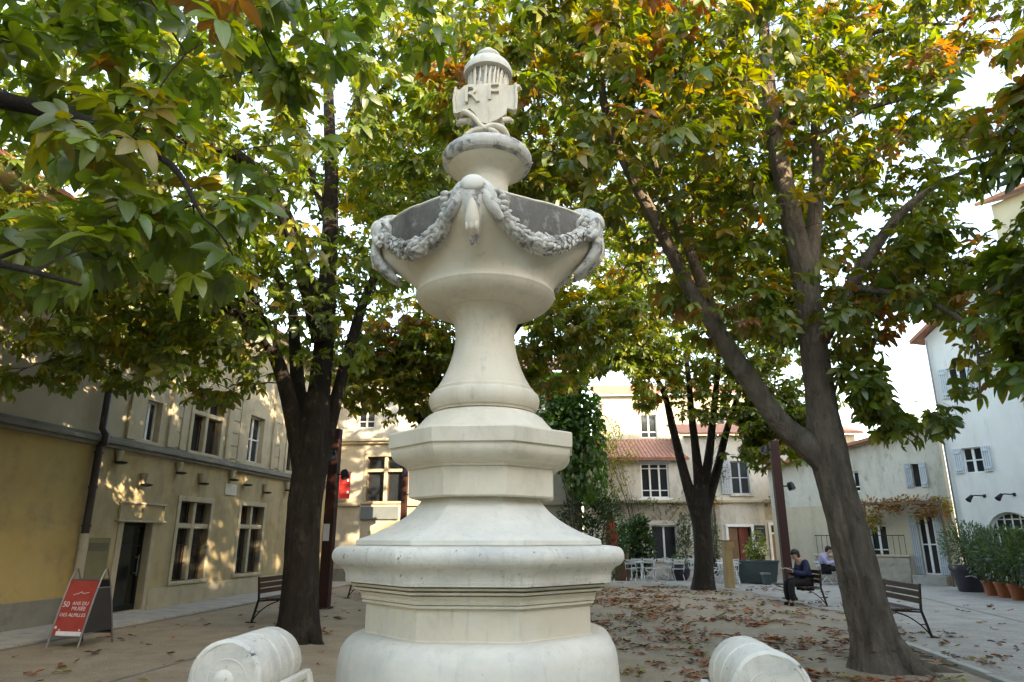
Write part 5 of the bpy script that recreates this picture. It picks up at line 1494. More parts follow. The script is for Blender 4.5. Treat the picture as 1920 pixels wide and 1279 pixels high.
PAL = {
    'green': [((0.098, 0.150, 0.012), 5), ((0.066, 0.110, 0.011), 3.5), ((0.135, 0.185, 0.014), 3), ((0.18, 0.205, 0.017), 1.6)],
    'fresh': [((0.125, 0.20, 0.028), 5), ((0.090, 0.155, 0.022), 3), ((0.175, 0.235, 0.032), 3), ((0.19, 0.215, 0.035), 0.8)],
    'yellow': [((0.185, 0.185, 0.015), 3), ((0.24, 0.20, 0.018), 2.5), ((0.125, 0.15, 0.013), 2)],
    'rust': [((0.25, 0.11, 0.022), 3), ((0.18, 0.078, 0.018), 2), ((0.28, 0.165, 0.025), 2), ((0.15, 0.135, 0.018), 1)],
}
def pick(pal, n):
    cols = np.array([c for c, w in PAL[pal]]); w = np.array([w for c, w in PAL[pal]]); w = w / w.sum()
    c = cols[RNG.choice(len(cols), n, p=w)]
    return c * RNG.uniform(0.82, 1.22, (n, 1)) * RNG.uniform(0.92, 1.08, (n, 3))

def bark_rough(amp, groove=None):
    def f(p, d, q, t):
        n = noise.noise((p.x * 2.0 + d.x * 2.6, p.y * 2.0 + d.y * 2.6, p.z * 0.7))
        n2 = noise.noise((d.x * 7 + p.x, d.y * 7 + p.y, p.z * 1.3))
        k = noise.noise((d.x * 13 + p.x * 2, d.y * 13 + p.y * 2, p.z * 2.2 + d.z * 13))
        k2 = noise.noise((d.x * 26 + p.x * 5, d.y * 26 + p.y * 5, p.z * 6 + d.z * 26))
        gr = 0.0
        if groove and groove[1] < p.z < groove[2]:
            a = (math.atan2(d.y, d.x) - groove[0] - 0.25 * noise.noise((p.z * 0.9, 3.0, 1.0)) + math.pi) % (2 * math.pi) - math.pi
            gr = -0.085 * math.exp(-(a / 0.17) ** 2) * min(1.0, (p.z - groove[1]) * 2.0, (groove[2] - p.z) * 2.5) * (0.75 + 0.5 * noise.noise((p.z * 2.5, 0, 7))) + 0.03 * math.exp(-((abs(a) - 0.36) / 0.14) ** 2)
        return gr + q * (1 + amp * n + amp * 0.5 * n2) + min(q, 0.3) * (0.05 * (0.4 - abs(k)) + 0.022 * k2)
    return f

def in_frame(P, margin=60):
    px, py, f = proj(P)
    return (f > 0.3) & (px > -margin) & (px < 1920 + margin) & (py > -margin) & (py < 1279 + margin), px, py, f

FAX = np.array((-0.165, 4.0))
def clear_of_fountain(P, m=70):
    """drop what would hang in the fountain or between it and the photographer"""
    d = np.hypot(P[:, 0] - FAX[0], P[:, 1] - FAX[1])
    bad = (d < 1.35) & (P[:, 2] < 5.5)
    px, py, f = proj(P)
    infront = (P[:, 1] < 4.3) & (f > 0)
    bad |= infront & (px > 660 - m) & (px < 1180 + m) & (py > 40)
    return ~bad

class Tree:
    def __init__(s, name, label, base, bark, group='chestnut trees of the square', cat='tree'):
        s.e = empty(name, base, 0, label, cat, group)
        s.base = Vector(base); s.bark = bark
        s.nodes = []; s.rad = []
    def limb(s, pts, name='limb', n=16, amp=0.10, sub=8, nodes=True, groove=None):
        q = catmull([(p[0], p[1], p[2], p[3] * 0.75) for p in pts], sub)
        if name == 'limb':
            for k in range(1, 6): q[-k][3] = min(q[-k][3], 0.008 * k)
        m = MB()
        m.tube([(p[0] - s.base.x, p[1] - s.base.y, p[2] - s.base.z, max(p[3], 0.006)) for p in q], n, rough=bark_rough(amp, groove))
        o = m.build(name, s.bark, s.e, smooth=70)
        if nodes:
            for p in q[len(q) // 4 if name != 'trunk' else int(len(q) * 0.85):]: s.nodes.append(p[:3]); s.rad.append(p[3])
        return o
    def grow(s, tips, per=(6, 9), size=(0.17, 0.23), lod='mid', palette=None, n_obj=0, twig_n=5, spread=0.30, keep=None, droop=0.0, along=3, mat=None, objlod=None, clear=0):
        nodes = [np.array(p) for p in s.nodes]; rad = list(s.rad)
        NP = np.array(nodes); NR = np.array(rad)
        d0 = np.array([np.min(np.linalg.norm(NP - t, axis=1)) for t in tips])
        order = np.argsort(d0)
        tw = MB()
        LP = []; LD = []; LA = []
        bufP = np.zeros((len(NP) + len(tips) * 6, 3)); bufR = np.zeros(len(bufP)); cnt = len(NP)
        bufP[:cnt] = NP; bufR[:cnt] = NR
        for ti in order:
            t = tips[ti]
            dv = np.linalg.norm(bufP[:cnt] - t, axis=1)
            # prefer nodes lower than the tip a little
            j = int(np.argmin(dv + 0.25 * np.maximum(0, bufP[:cnt, 2] - t[2])))
            a = bufP[j]; L = dv[j]
            if L < 0.05: continue
            r0 = min(bufR[j] * 0.75, 0.008 + 0.016 * L); r0 = max(r0, 0.007); r1 = 0.005
            mid = (a + t) / 2 + np.array((0, 0, 0.12 * L)) + RNG.normal(0, 0.07 * L, 3)
            pts = []
            for k in range(5):
                u = k / 4
                p = a * (1 - u) ** 2 + mid * 2 * u * (1 - u) + t * u * u
                pts.append((p[0] - s.base.x, p[1] - s.base.y, p[2] - s.base.z, r0 + (r1 - r0) * u))
                if k in (1, 2, 3):
                    bufP[cnt] = p; bufR[cnt] = r0 + (r1 - r0) * u; cnt += 1
            tw.tube(pts, twig_n if L > 0.5 else 4, cap=False)
            d = t - mid; d /= np.linalg.norm(d) + 1e-9
            nl = RNG.integers(per[0], per[1] + 1)
            for k in range(nl):
                LP.append(t); LD.append(d); LA.append(k / nl * 2 * math.pi + RNG.uniform(0, 1))
            for k in range(along):
                u = RNG.uniform(0.45, 0.95)
                LP.append(a * (1 - u) ** 2 + mid * 2 * u * (1 - u) + t * u * u); LD.append(d); LA.append(RNG.uniform(0, 6.28))
        o = tw.build('twigs', MAT['twig'] if s.bark is not MAT['bark_grey'] else s.bark, s.e, smooth=70)
        o['kind'] = 'stuff'
        LP = np.array(LP); LA = np.array(LA); LD = np.array(LD)
        n = len(LP)
        el = RNG.uniform(-0.5, 0.55, n) - droop
        out = np.stack([np.cos(LA) * np.cos(el), np.sin(LA) * np.cos(el), np.sin(el)], 1) + LD * 0.5
        out /= np.linalg.norm(out, axis=1)[:, None]
        dist = RNG.uniform(0.10, spread, n)
        pos = LP + out * dist[:, None]
        fw = out + np.array((0, 0, -0.35 - droop)); nr = np.array((0, 0, 1.0)) + RNG.normal(0, 0.38, (n, 3)) + out * 0.25
        rot = frames(fw, nr)
        scl = RNG.uniform(size[0], size[1], n)
        ok = clear_of_fountain(pos)
        if keep is not None: ok &= keep(pos)
        if clear:       # the inside of the crown, round the big limbs, stays open
            big = np.array([p for p, q in zip(s.nodes, s.rad) if q > 0.085])
            bxp, byp, bf = proj(big); lx, ly, lf = proj(pos)
            d2 = (lx[:, None] - bxp[None]) ** 2 + (ly[:, None] - byp[None]) ** 2
            hit = ((d2 < clear ** 2) & (lf[:, None] < bf[None] + 0.2)).any(1)
            ok &= ~(hit & (RNG.uniform(0, 1, len(pos)) < 0.8))
        pos, rot, scl, LPp = pos[ok], rot[ok], scl[ok], LP[ok]
        n = len(pos)
        colr, brown = palette(LPp)
        nv = len(LOD[lod]); var = RNG.integers(0, nv, n)
        local = pos - np.array(s.base)
        chosen = np.zeros(n, dtype=bool)
        if n_obj:
            fr, px, py, f = in_frame(pos, -10)
            score = np.where(fr, scl / np.maximum(f, 0.3), -1)
            idx = np.argsort(-score)[:n_obj]; idx = idx[score[idx] > 0]
            chosen[idx] = True
            # shared leaf meshes: shape x colour
            ol = objlod or lod
            bank = {}
            for i in idx:
                key = (int(var[i]) % len(LOD[ol]), tuple(np.round(np.log(np.maximum(colr[i], 0.01)) * 4).astype(int)), int(brown[i] * 4))
                if key not in bank:
                    bank[key] = leaf_mesh('leaf', np.zeros((1, 3)), np.eye(3)[None], np.ones(1), colr[i:i + 1], brown[i:i + 1], ol, mat or MAT['leaf'], np.array([key[0]]))
                lo_ = bpy.data.objects.new('leaf', bank[key]); COL.objects.link(lo_); lo_.parent = s.e
                Mx = Matrix([[*(rot[i][r_] * scl[i]), local[i][r_]] for r_ in range(3)] + [[0, 0, 0, 1]])
                lo_.matrix_basis = Mx
        r_ = ~chosen
        me = leaf_mesh('crown', local[r_], rot[r_], scl[r_], colr[r_], brown[r_], lod, mat or MAT['leaf'], var[r_])
        o = link_mesh('crown', me, None, s.e); o['kind'] = 'stuff'
        return n

def ellipsoid_tips(specs, n, under=0.55):
    """specs: (cx,cy,cz,rx,ry,rz,weight)"""
    w = np.array([q[6] for q in specs]); w = w / w.sum()
    out = []
    for q, k in zip(specs, RNG.multinomial(n, w)):
        v = RNG.normal(0, 1, (k, 3)); v /= np.linalg.norm(v, axis=1)[:, None]
        r_ = RNG.uniform(0, 1, (k, 1)) ** (1 / 2.6)
        # the shaded underside of a crown carries fewer leaves than its roof
        thin = (v[:, 2] < -0.25) & (v[:, 1] < 0.1) & (RNG.uniform(0, 1, k) < under)
        p = v * r_ * np.array(q[3:6]) + np.array(q[:3])
        out.append(p[~thin])
    return np.concatenate(out)

def palette_fn(mix, nscale=0.8, brown=0.25, seed=0.0, rust_where=None):
    """mix: list of (palette, share); clumps chosen by smooth noise"""
    names = [m_[0] for m_ in mix]; edges = np.cumsum([m_[1] for m_ in mix]); edges = edges / edges[-1]
    def f(P):
        n = len(P)
        v = np.array([noise.noise((p[0] * nscale + seed, p[1] * nscale, p[2] * nscale)) for p in P])
        v = 0.5 + 0.85 * v + RNG.normal(0, 0.10, n)
        v = np.clip(v, 0, 0.999)
        # flatten the distribution
        order = np.argsort(np.argsort(v)) / max(1, n)
        idx = np.searchsorted(edges, order, side='right'); idx = np.clip(idx, 0, len(names) - 1)
        col = np.zeros((n, 3)); br = RNG.uniform(0, 1, n) ** 2 * brown * 2
        for k, nm in enumerate(names):
            s_ = np.where(idx == k)[0]
            if len(s_): col[s_] = pick(nm, len(s_))
            if nm == 'rust': br[s_] += 0.3
        return col, np.clip(br, 0, 1)
    return f

def P3(px, py, Y, r_):
    v = at(px, py, Y); return (v.x, v.y, v.z, r_)

# ---- the thick dark tree, left --------------------------------------------
b = gp(556, 1203)
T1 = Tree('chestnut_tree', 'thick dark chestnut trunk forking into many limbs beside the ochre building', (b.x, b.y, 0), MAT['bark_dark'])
Y = b.y
T1.limb([(b.x, Y, -0.15, 0.58), (b.x, Y, 0.05, 0.50), P3(559, 1150, Y, 0.415), P3(565, 1060, Y, 0.375), P3(572, 960, Y, 0.365), P3(580, 880, Y + .05, 0.37), P3(588, 800, Y + .05, 0.33), P3(596, 740, Y + .1, 0.28)], 'trunk', 64, 0.13, sub=16)
T1.limb([P3(571, 985, Y, 0.16), P3(564, 880, Y, 0.20), P3(550, 790, Y - .1, 0.19), P3(528, 700, Y - .3, 0.17), P3(495, 620, Y - .6, 0.14), P3(465, 540, Y - 1, 0.10), P3(430, 480, Y - 1.4, 0.06)])
T1.limb([P3(574, 950, Y + .05, 0.18), P3(575, 830, Y + .2, 0.20), P3(560, 740, Y + .4, 0.18), P3(553, 650, Y + .6, 0.15), P3(545, 570, Y + .9, 0.12), P3(505, 495, Y + 1.2, 0.10), P3(455, 470, Y + 1.7, 0.06)])
T1.limb([P3(592, 780, Y + .1, 0.28), P3(606, 660, Y + .2, 0.25), P3(615, 520, Y + .3, 0.22), P3(621, 340, Y + .3, 0.18), P3(616, 160, Y + .2, 0.14), P3(622, 0, Y, 0.10), P3(640, -140, Y - .2, 0.05)])
T1.limb([P3(602, 640, Y, 0.22), P3(575, 530, Y - .3, 0.20), P3(545, 430, Y - .7, 0.18), P3(495, 335, Y - 1.1, 0.15), P3(430, 285, Y - 1.7, 0.11), P3(340, 262, Y - 2.4, 0.07), P3(230, 230, Y - 3.2, 0.03)])
T1.limb([P3(580, 980, Y + .05, 0.18), P3(606, 850, Y + .2, 0.18), P3(634, 735, Y + .3, 0.155), P3(660, 640, Y + .3, 0.14), P3(690, 545, Y + .2, 0.11), P3(740, 450, Y, 0.08), P3(800, 370, Y - .4, 0.04)])
T1.limb([P3(616, 420, Y + .3, 0.12), P3(560, 260, Y + .2, 0.09), P3(500, 100, Y, 0.07), P3(440, -60, Y - .6, 0.04)])
T1.limb([P3(620, 300, Y + .3, 0.11), P3(700, 190, Y, 0.08), P3(790, 80, Y - .6, 0.05), P3(860, -30, Y - 1.2, 0.03)])
T1.limb([P3(500, 620, Y - .6, 0.10), P3(380, 560, Y - 1, 0.07), P3(240, 540, Y - 1.6, 0.05), P3(100, 560, Y - 2.2, 0.025)])
def sky_gap(px, py):
    g = (((px - 1015) / 42) ** 2 + ((py - 235) / 75) ** 2 < 1) | (((px - 490) / 30) ** 2 + ((py - 190) / 45) ** 2 < 1) | (((px - 1330) / 35) ** 2 + ((py - 60) / 50) ** 2 < 1) | (((px - 1640) / 40) ** 2 + ((py - 430) / 40) ** 2 < 1)
    return g & (RNG.uniform(0, 1, len(px)) < 0.6)
def low_left(P):
    px, py, f = proj(P)
    lim = np.interp(px, [-200, 0, 60, 130, 250, 330, 440, 520, 640, 760, 860], [880, 870, 830, 740, 745, 760, 800, 880, 870, 850, 700])
    return (py < lim) & ~((px > 690) & (px < 1140) & (py > 560)) & ~sky_gap(px, py)
tips = ellipsoid_tips([(-4.2, 11.0, 7.6, 5.2, 4.2, 3.6, 6), (-6.2, 10.4, 5.2, 3.4, 3.0, 1.7, 2.8), (-2.4, 11.0, 5.3, 2.6, 2.5, 1.2, 1.0), (-1.6, 11.5, 9.5, 3.0, 3.0, 2.2, 1.6)], 1350)
tips = tips[low_left(tips + np.array((0, 0, -0.25)))]
T1.grow(tips, (6, 9), (0.12, 0.23), 'mid', clear=46, palette= palette_fn([('green', 6), ('yellow', 1.3), ('fresh', 2)], 0.5, 0.2, 3), n_obj=300, keep=low_left)

# ---- the leaning tree, right ----------------------------------------------
b = gp(1648, 1254)
T2 = Tree('chestnut_tree', 'leaning grey-brown chestnut with a low left limb and rust-tinged leaves', (b.x, b.y, 0), MAT['bark_grey'])
Y = b.y
T2.limb([(b.x + .04, Y, -0.15, 0.66), (b.x + .03, Y, 0.04, 0.52), P3(1640, 1200, Y, 0.395), P3(1618, 1110, Y, 0.335), P3(1595, 1010, Y, 0.31), P3(1568, 910, Y, 0.32), P3(1552, 840, Y, 0.335), P3(1543, 780, Y, 0.28)], 'trunk', 80, 0.15, sub=20, groove=(-1.75, 0.25, 3.1))
T2.limb([P3(1592, 980, Y, 0.18), P3(1560, 885, Y, 0.25), P3(1515, 838, Y - .05, 0.23), P3(1465, 795, Y - .1, 0.195), P3(1420, 735, Y - .15, 0.18), P3(1382, 680, Y - .2, 0.17), P3(1335, 605, Y - .3, 0.15), P3(1290, 535, Y - .4, 0.13), P3(1250, 455, Y - .6, 0.12), P3(1185, 330, Y - .9, 0.10), P3(1140, 230, Y - 1.1, 0.08), P3(1120, 90, Y - 1.4, 0.05)], 'limb', 36, 0.11, sub=12)
T2.limb([P3(1348, 625, Y - .25, 0.13), P3(1312, 520, Y, 0.12), P3(1280, 440, Y + .3, 0.10), P3(1240, 350, Y + .6, 0.07), P3(1210, 220, Y + .8, 0.04)])
T2.limb([P3(1548, 840, Y, 0.31), P3(1540, 750, Y + .05, 0.27), P3(1526, 650, Y + .1, 0.255), P3(1508, 520, Y + .1, 0.24), P3(1482, 400, Y + .1, 0.21), P3(1452, 250, Y + .1, 0.17), P3(1436, 100, Y, 0.13), P3(1425, -40, Y - .1, 0.08)], 'limb', 40, 0.11, sub=12)
T2.limb([P3(1520, 560, Y + .1, 0.17), P3(1525, 440, Y + .3, 0.15), P3(1535, 320, Y + .4, 0.13), P3(1530, 220, Y + .5, 0.10), P3(1560, 60, Y + .5, 0.06)])
T2.limb([P3(1540, 640, Y + .1, 0.15), P3(1590, 545, Y, 0.13), P3(1630, 480, Y - .1, 0.115), P3(1685, 405, Y - .3, 0.09), P3(1745, 355, Y - .5, 0.06), P3(1830, 310, Y - .8, 0.03)])
T2.limb([P3(1488, 230, Y + .3, 0.10), P3(1530, 150, Y + .2, 0.09), P3(1590, 85, Y, 0.075), P3(1680, 50, Y - .4, 0.05), P3(1790, 45, Y - .8, 0.03)])
T2.limb([P3(1510, 200, Y + .4, 0.10), P3(1565, 125, Y + .5, 0.085), P3(1640, 75, Y + .6, 0.07), P3(1750, 85, Y + .5, 0.05), P3(1880, 85, Y + .3, 0.03)])
T2.limb([P3(1530, 260, Y + .4, 0.08), P3(1610, 210, Y + .2, 0.065), P3(1720, 175, Y - .2, 0.045), P3(1830, 120, Y - .6, 0.02)])
T2.limb([P3(1450, 250, Y, 0.08), P3(1380, 140, Y - .3, 0.06), P3(1330, 20, Y - .7, 0.04)])
T2.limb([P3(1600, 540, Y - .1, 0.07), P3(1720, 560, Y - .8, 0.05), P3(1820, 620, Y - 1.5, 0.03), P3(1840, 760, Y - 1.8, 0.012)])
def low_right(P):
    px, py, f = proj(P)
    lim = np.interp(px, [1000, 1130, 1230, 1300, 1360, 1400, 1470, 1530, 1600, 1650, 1760, 1830, 1900, 2000], [420, 480, 560, 640, 690, 640, 650, 650, 740, 930, 880, 740, 720, 700])
    hole = (((px - 1720) / 70) ** 2 + ((py - 690) / 90) ** 2 < 1) | (sky_gap(px, py))
    return (py < lim) & ~hole
tips = ellipsoid_tips([(4.6, 9.8, 8.2, 4.6, 3.8, 3.4, 6), (1.6, 7.8, 7.4, 2.6, 2.2, 1.8, 1.9), (6.4, 9.0, 4.6, 2.0, 1.8, 1.4, 1.1), (5.25, 9.4, 3.6, 0.9, 0.8, 1.0, 0.7), (3.6, 9.2, 4.6, 1.8, 1.2, 0.9, 0.8)], 1300)
tips = tips[low_right(tips + np.array((0, 0, -0.25)))]
T2.grow(tips, (6, 9), (0.12, 0.225), 'mid', clear=40, palette= palette_fn([('green', 5.5), ('yellow', 2.2), ('fresh', 1.6), ('rust', 1.25)], 0.55, 0.28, 11), n_obj=300, keep=low_right)

# a low spray hanging at the right edge
# surface roots of the leaning tree
for a_, l_ in ((-0.25, 1.0), (0.35, 0.7), (-0.85, 0.8)):
    c_, s_ = math.cos(a_), math.sin(a_)
    T2.limb([(T2.base.x + 0.22 * c_, T2.base.y + 0.22 * s_, 0.30, 0.18), (T2.base.x + 0.42 * c_, T2.base.y + 0.42 * s_, 0.06, 0.15), (T2.base.x + 0.7 * l_ * c_, T2.base.y + 0.7 * l_ * s_, 0.0, 0.09), (T2.base.x + l_ * c_, T2.base.y + l_ * s_, -0.05, 0.05)], 'root', 12, 0.12, nodes=False)
for a_, l_ in ((-0.5, 0.6), (-2.6, 0.55)):
    c_, s_ = math.cos(a_), math.sin(a_)
    T1.limb([(T1.base.x + 0.2 * c_, T1.base.y + 0.2 * s_, 0.30, 0.15), (T1.base.x + 0.38 * c_, T1.base.y + 0.38 * s_, 0.08, 0.12), (T1.base.x + l_ * c_, T1.base.y + l_ * s_, -0.06, 0.05)], 'root', 12, 0.12, nodes=False)
# ---- far forked tree -------------------------------------------------------
b = gp(1319, 1106)
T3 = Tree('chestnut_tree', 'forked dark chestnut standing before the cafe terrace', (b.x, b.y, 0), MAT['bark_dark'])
Y = b.y
T3.limb([(b.x, Y, -0.1, 0.60), (b.x, Y, 0.05, 0.52), P3(1319, 1060, Y, 0.40), P3(1317, 1000, Y, 0.385), P3(1313, 950, Y, 0.42), P3(1312, 910, Y, 0.36)], 'trunk', 18, 0.12)
for pts in ([(1300, 950, .24), (1281, 880, .21), (1262, 805, .18), (1246, 740, .14), (1215, 680, .09), (1180, 600, .05)], [(1313, 930, .24), (1305, 850, .20), (1297, 780, .16), (1290, 700, .12), (1275, 600, .07)],
            [(1318, 930, .22), (1330, 850, .19), (1338, 770, .16), (1346, 690, .12), (1350, 580, .06)], [(1326, 950, .22), (1345, 880, .20), (1362, 810, .16), (1388, 730, .11), (1420, 650, .06)]):
    T3.limb([P3(1317, 1020, Y, .16)] + [P3(x, y, Y + 0.1 * i * math.sin(i * 1.3 + x), r_) for i, (x, y, r_) in enumerate(pts)])
def low_far(P):
    px, py, f = proj(P)
    lim = np.interp(px, [1000, 1140, 1160, 1200, 1250, 1290, 1340, 1400, 1460, 1520, 1600], [760, 760, 780, 800, 790, 810, 870, 960, 990, 940, 880])
    hole = ((px - 1150) / 40) ** 2 + ((py - 735) / 45) ** 2 < 1
    thin = (py > 790) & (px > 1180) & (px < 1390) & (RNG.uniform(0, 1, len(px)) < 0.8)
    return (py < lim) & ~hole & ~thin
tips = ellipsoid_tips([(5.9, 22.6, 9.6, 4.2, 3.6, 3.6, 5), (8.2, 22.2, 6.2, 2.6, 1.6, 2.2, 2.2), (7.9, 21.8, 5.0, 2.0, 1.1, 1.3, 2.2), (4.4, 22.4, 7.0, 2.0, 1.6, 1.4, 1.8)], 1100)
tips = tips[low_far(tips)]
T3.grow(tips, (6, 8), (0.18, 0.25), 'far', clear=14, palette= palette_fn([('green', 5), ('yellow', 2), ('fresh', 1.5), ('rust', 0.5)], 0.5, 0.25, 7), n_obj=150, keep=low_far)

# ---- tree behind the fountain ----------------------------------------------
b = at(836, 1100, 17.5)
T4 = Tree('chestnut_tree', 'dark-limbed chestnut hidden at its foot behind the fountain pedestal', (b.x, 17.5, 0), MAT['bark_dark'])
Y = 17.5
T4.limb([(b.x, Y, -0.1, 0.5), (b.x, Y, 0.2, 0.40), P3(834, 1000, Y, 0.33), P3(832, 900, Y, 0.31), P3(826, 820, Y, 0.30), P3(822, 780, Y, 0.25)], 'trunk', 18, 0.12)
for pts in ([(826, 840, .18), (790, 790, .15), (752, 740, .12), (705, 668, .08), (660, 600, .05), (620, 520, .03)], [(824, 760, .17), (800, 690, .13), (765, 652, .10), (715, 640, .06), (670, 610, .03)],
            [(824, 780, .20), (818, 690, .17), (805, 620, .14), (790, 540, .11), (770, 420, .07), (760, 300, .04)], [(832, 780, .20), (860, 680, .17), (880, 560, .13), (900, 400, .08), (920, 240, .04)],
            [(836, 790, .17), (900, 700, .14), (980, 600, .11), (1050, 500, .08), (1120, 380, .05)], [(975, 610, .08), (1040, 600, .06), (1090, 640, .04)]):
    T4.limb([P3(x, y, Y + 0.5 * math.sin(i * 1.1 + x), r_) for i, (x, y, r_) in enumerate(pts)])
def low_mid(P):
    px, py, f = proj(P)
    lim = np.interp(px, [560, 640, 700, 780, 830, 1000, 1060, 1110, 1160], [700, 830, 850, 800, 760, 760, 760, 690, 640])
    return (py < lim) & ~sky_gap(px, py)
tips = ellipsoid_tips([(-0.3, 17.0, 10.0, 4.6, 3.4, 4.4, 6), (-2.8, 17.0, 5.8, 1.8, 1.6, 1.5, 1.8), (1.9, 16.8, 6.4, 2.0, 1.8, 1.6, 2.0)], 980)
tips = tips[low_mid(tips)]
T4.grow(tips, (6, 8), (0.18, 0.24), 'far', palette_fn([('green', 4), ('yellow', 3.2), ('fresh', 2), ('rust', 0.4)], 0.5, 0.2, 5), 150, keep=low_mid)

# ---- near tree whose boughs hang in from the left ---------------------------
T0 = Tree('chestnut_tree', 'large-leaved chestnut whose fresh green boughs hang low over the sign', (-5.9, 3.4, 0), MAT['bark_dark'])
T0.limb([(-5.9, 3.4, -0.1, 0.5), (-5.9, 3.4, 0.2, 0.38), (-5.85, 3.4, 1.5, 0.32), (-5.75, 3.4, 2.8, 0.30), (-5.7, 3.4, 3.4, 0.28)], 'trunk', 16, 0.12)
T0.limb([(-5.7, 3.4, 3.2, 0.2), (-5.0, 3.6, 4.0, 0.15), (-4.0, 3.8, 4.4, 0.10), (-3.0, 3.9, 4.3, 0.06), (-2.2, 3.8, 3.9, 0.03), (-1.8, 3.6, 3.4, 0.012)])
T0.limb([(-5.7, 3.4, 3.3, 0.2), (-5.2, 3.8, 4.8, 0.15), (-4.2, 4.2, 5.8, 0.11), (-2.9, 4.6, 6.3, 0.07), (-1.6, 5.0, 6.4, 0.03)])
T0.limb([(-5.7, 3.4, 3.0, 0.14), (-4.8, 3.5, 3.3, 0.10), (-3.8, 3.7, 3.3, 0.06), (-2.9, 3.6, 3.1, 0.03), (-2.3, 3.4, 2.9, 0.012)])
T0.limb([(-5.7, 3.4, 3.4, 0.22), (-5.9, 3.2, 5.0, 0.18), (-6.2, 3.0, 7.0, 0.10), (-6.0, 3.2, 8.6, 0.04)])
T0.limb([(-5.2, 3.8, 4.6, 0.10), (-4.4, 3.0, 5.3, 0.07), (-3.4, 2.4, 5.5, 0.03)])
def near_keep(P):
    px, py, f = proj(P)
    d = np.sqrt((P[:, 0]) ** 2 + P[:, 1] ** 2 + (P[:, 2] - CAM_H) ** 2)
    lim = np.interp(px, [-900, -100, 0, 60, 150, 330, 450, 520, 640, 760, 900], [1000, 720, 600, 590, 575, 590, 560, 330, 250, 160, 90])
    lim = np.where(px < 60, np.maximum(lim, 0), lim)
    return (d > 2.4) & ((f < 0.2) | (py < lim))
tips = ellipsoid_tips([(-3.6, 4.2, 5.0, 2.6, 1.8, 1.9, 5), (-5.5, 3.2, 6.4, 3.0, 2.6, 2.4, 3), (-2.4, 3.9, 3.5, 1.0, 0.7, 0.7, 1.0), (-2.2, 4.9, 6.2, 1.6, 1.2, 0.7, 1.0)], 170)
tips = tips[near_keep(tips) & clear_of_fountain(tips, 150)]
T0.grow(tips, (5, 8), (0.17, 0.25), 'near', palette_fn([('green', 3.5), ('fresh', 5), ('yellow', 0.8), ('rust', 0.2)], 0.9, 0.15, 1), 300, keep=near_keep, spread=0.32, along=2)

# ---- near right tree, boughs reaching in from outside ------------------------
T5 = Tree('chestnut_tree', 'chestnut by the lane whose leafy twigs dangle before the white house', (8.8, 4.6, 0), MAT['bark_grey'])
T5.limb([(8.8, 4.6, -0.1, 0.5), (8.8, 4.6, 0.2, 0.36), (8.75, 4.6, 1.6, 0.30), (8.7, 4.65, 3.0, 0.28), (8.65, 4.7, 3.6, 0.25)], 'trunk', 16, 0.12)
T5.limb([(8.7, 4.7, 3.4, 0.2), (8.0, 5.4, 4.6, 0.15), (7.0, 6.0, 5.4, 0.10), (6.0, 6.6, 5.8, 0.06), (5.2, 7.0, 5.8, 0.03)])
T5.limb([(8.7, 4.7, 3.2, 0.16), (8.0, 5.6, 3.9, 0.11), (7.0, 6.3, 4.0, 0.07), (6.1, 6.6, 3.6, 0.04), (5.5, 6.7, 3.0, 0.02), (5.25, 6.75, 2.4, 0.008)])
T5.limb([(8.7, 4.7, 3.5, 0.2), (8.8, 4.4, 5.4, 0.15), (8.9, 4.0, 7.4, 0.08), (8.6, 4.2, 8.8, 0.03)])
T5.limb([(8.0, 5.4, 4.5, 0.12), (7.2, 4.9, 5.8, 0.09), (6.0, 4.6, 6.6, 0.06), (4.6, 4.6, 7.0, 0.03)])
def near_right(P):
    px, py, f = proj(P)
    lim = np.interp(px, [1150, 1300, 1500, 1640, 1740, 1800, 1860, 1900, 2000, 2400], [40, 90, 120, 160, 330, 600, 640, 700, 800, 1000])
    wisp = (np.abs(px - 1855 + 0.10 * (py - 700)) < 45) & (py < 930) & (RNG.uniform(0, 1, len(px)) < 0.55)
    return (f < 0.2) | (py < lim) | wisp
tips = ellipsoid_tips([(7.4, 5.6, 5.9, 2.6, 1.9, 1.8, 5), (8.8, 4.2, 6.8, 2.6, 2.4, 2.2, 3), (5.5, 6.6, 3.4, 0.5, 0.5, 1.2, 0.7)], 400)
tips = tips[near_right(tips)]
T5.grow(tips, (5, 8), (0.17, 0.24), 'near', palette_fn([('green', 5), ('fresh', 2), ('yellow', 1.2), ('rust', 0.9)], 0.7, 0.3, 19), 120, keep=near_right)

# ---- unseen trees added behind the camera for shading, set wide apart ---------------------
for i, (x, y, lab) in enumerate(((12.5, -6.0, 'added chestnut out of view nearest the broad cream house'), (-11.5, -6.5, 'added chestnut out of view in front of the low pale house'))):
    T = Tree('chestnut_tree', lab, (x, y, 0), MAT['bark_dark'])
    T.limb([(x, y, -0.1, 0.5), (x, y, 0.2, 0.38), (x + 0.1, y, 2.0, 0.32), (x + 0.1, y, 3.4, 0.28)], 'trunk', 14, 0.12)
    for k in range(6):
        a = k * 1.05 + i
        T.limb([(x + 0.1, y, 3.2, 0.18), (x + 0.9 * math.cos(a), y + 0.9 * math.sin(a), 4.6, 0.13), (x + 2.2 * math.cos(a), y + 2.2 * math.sin(a), 6.0, 0.08), (x + 3.2 * math.cos(a), y + 3.2 * math.sin(a), 7.0, 0.03)])
    tips = ellipsoid_tips([(x, y, 7.0, 4.3, 4.0, 2.8, 1)], 330)
    T.grow(tips, (6, 8), (0.20, 0.27), 'far', palette_fn([('green', 5), ('yellow', 2)], 0.5, 0.25, i), 0)

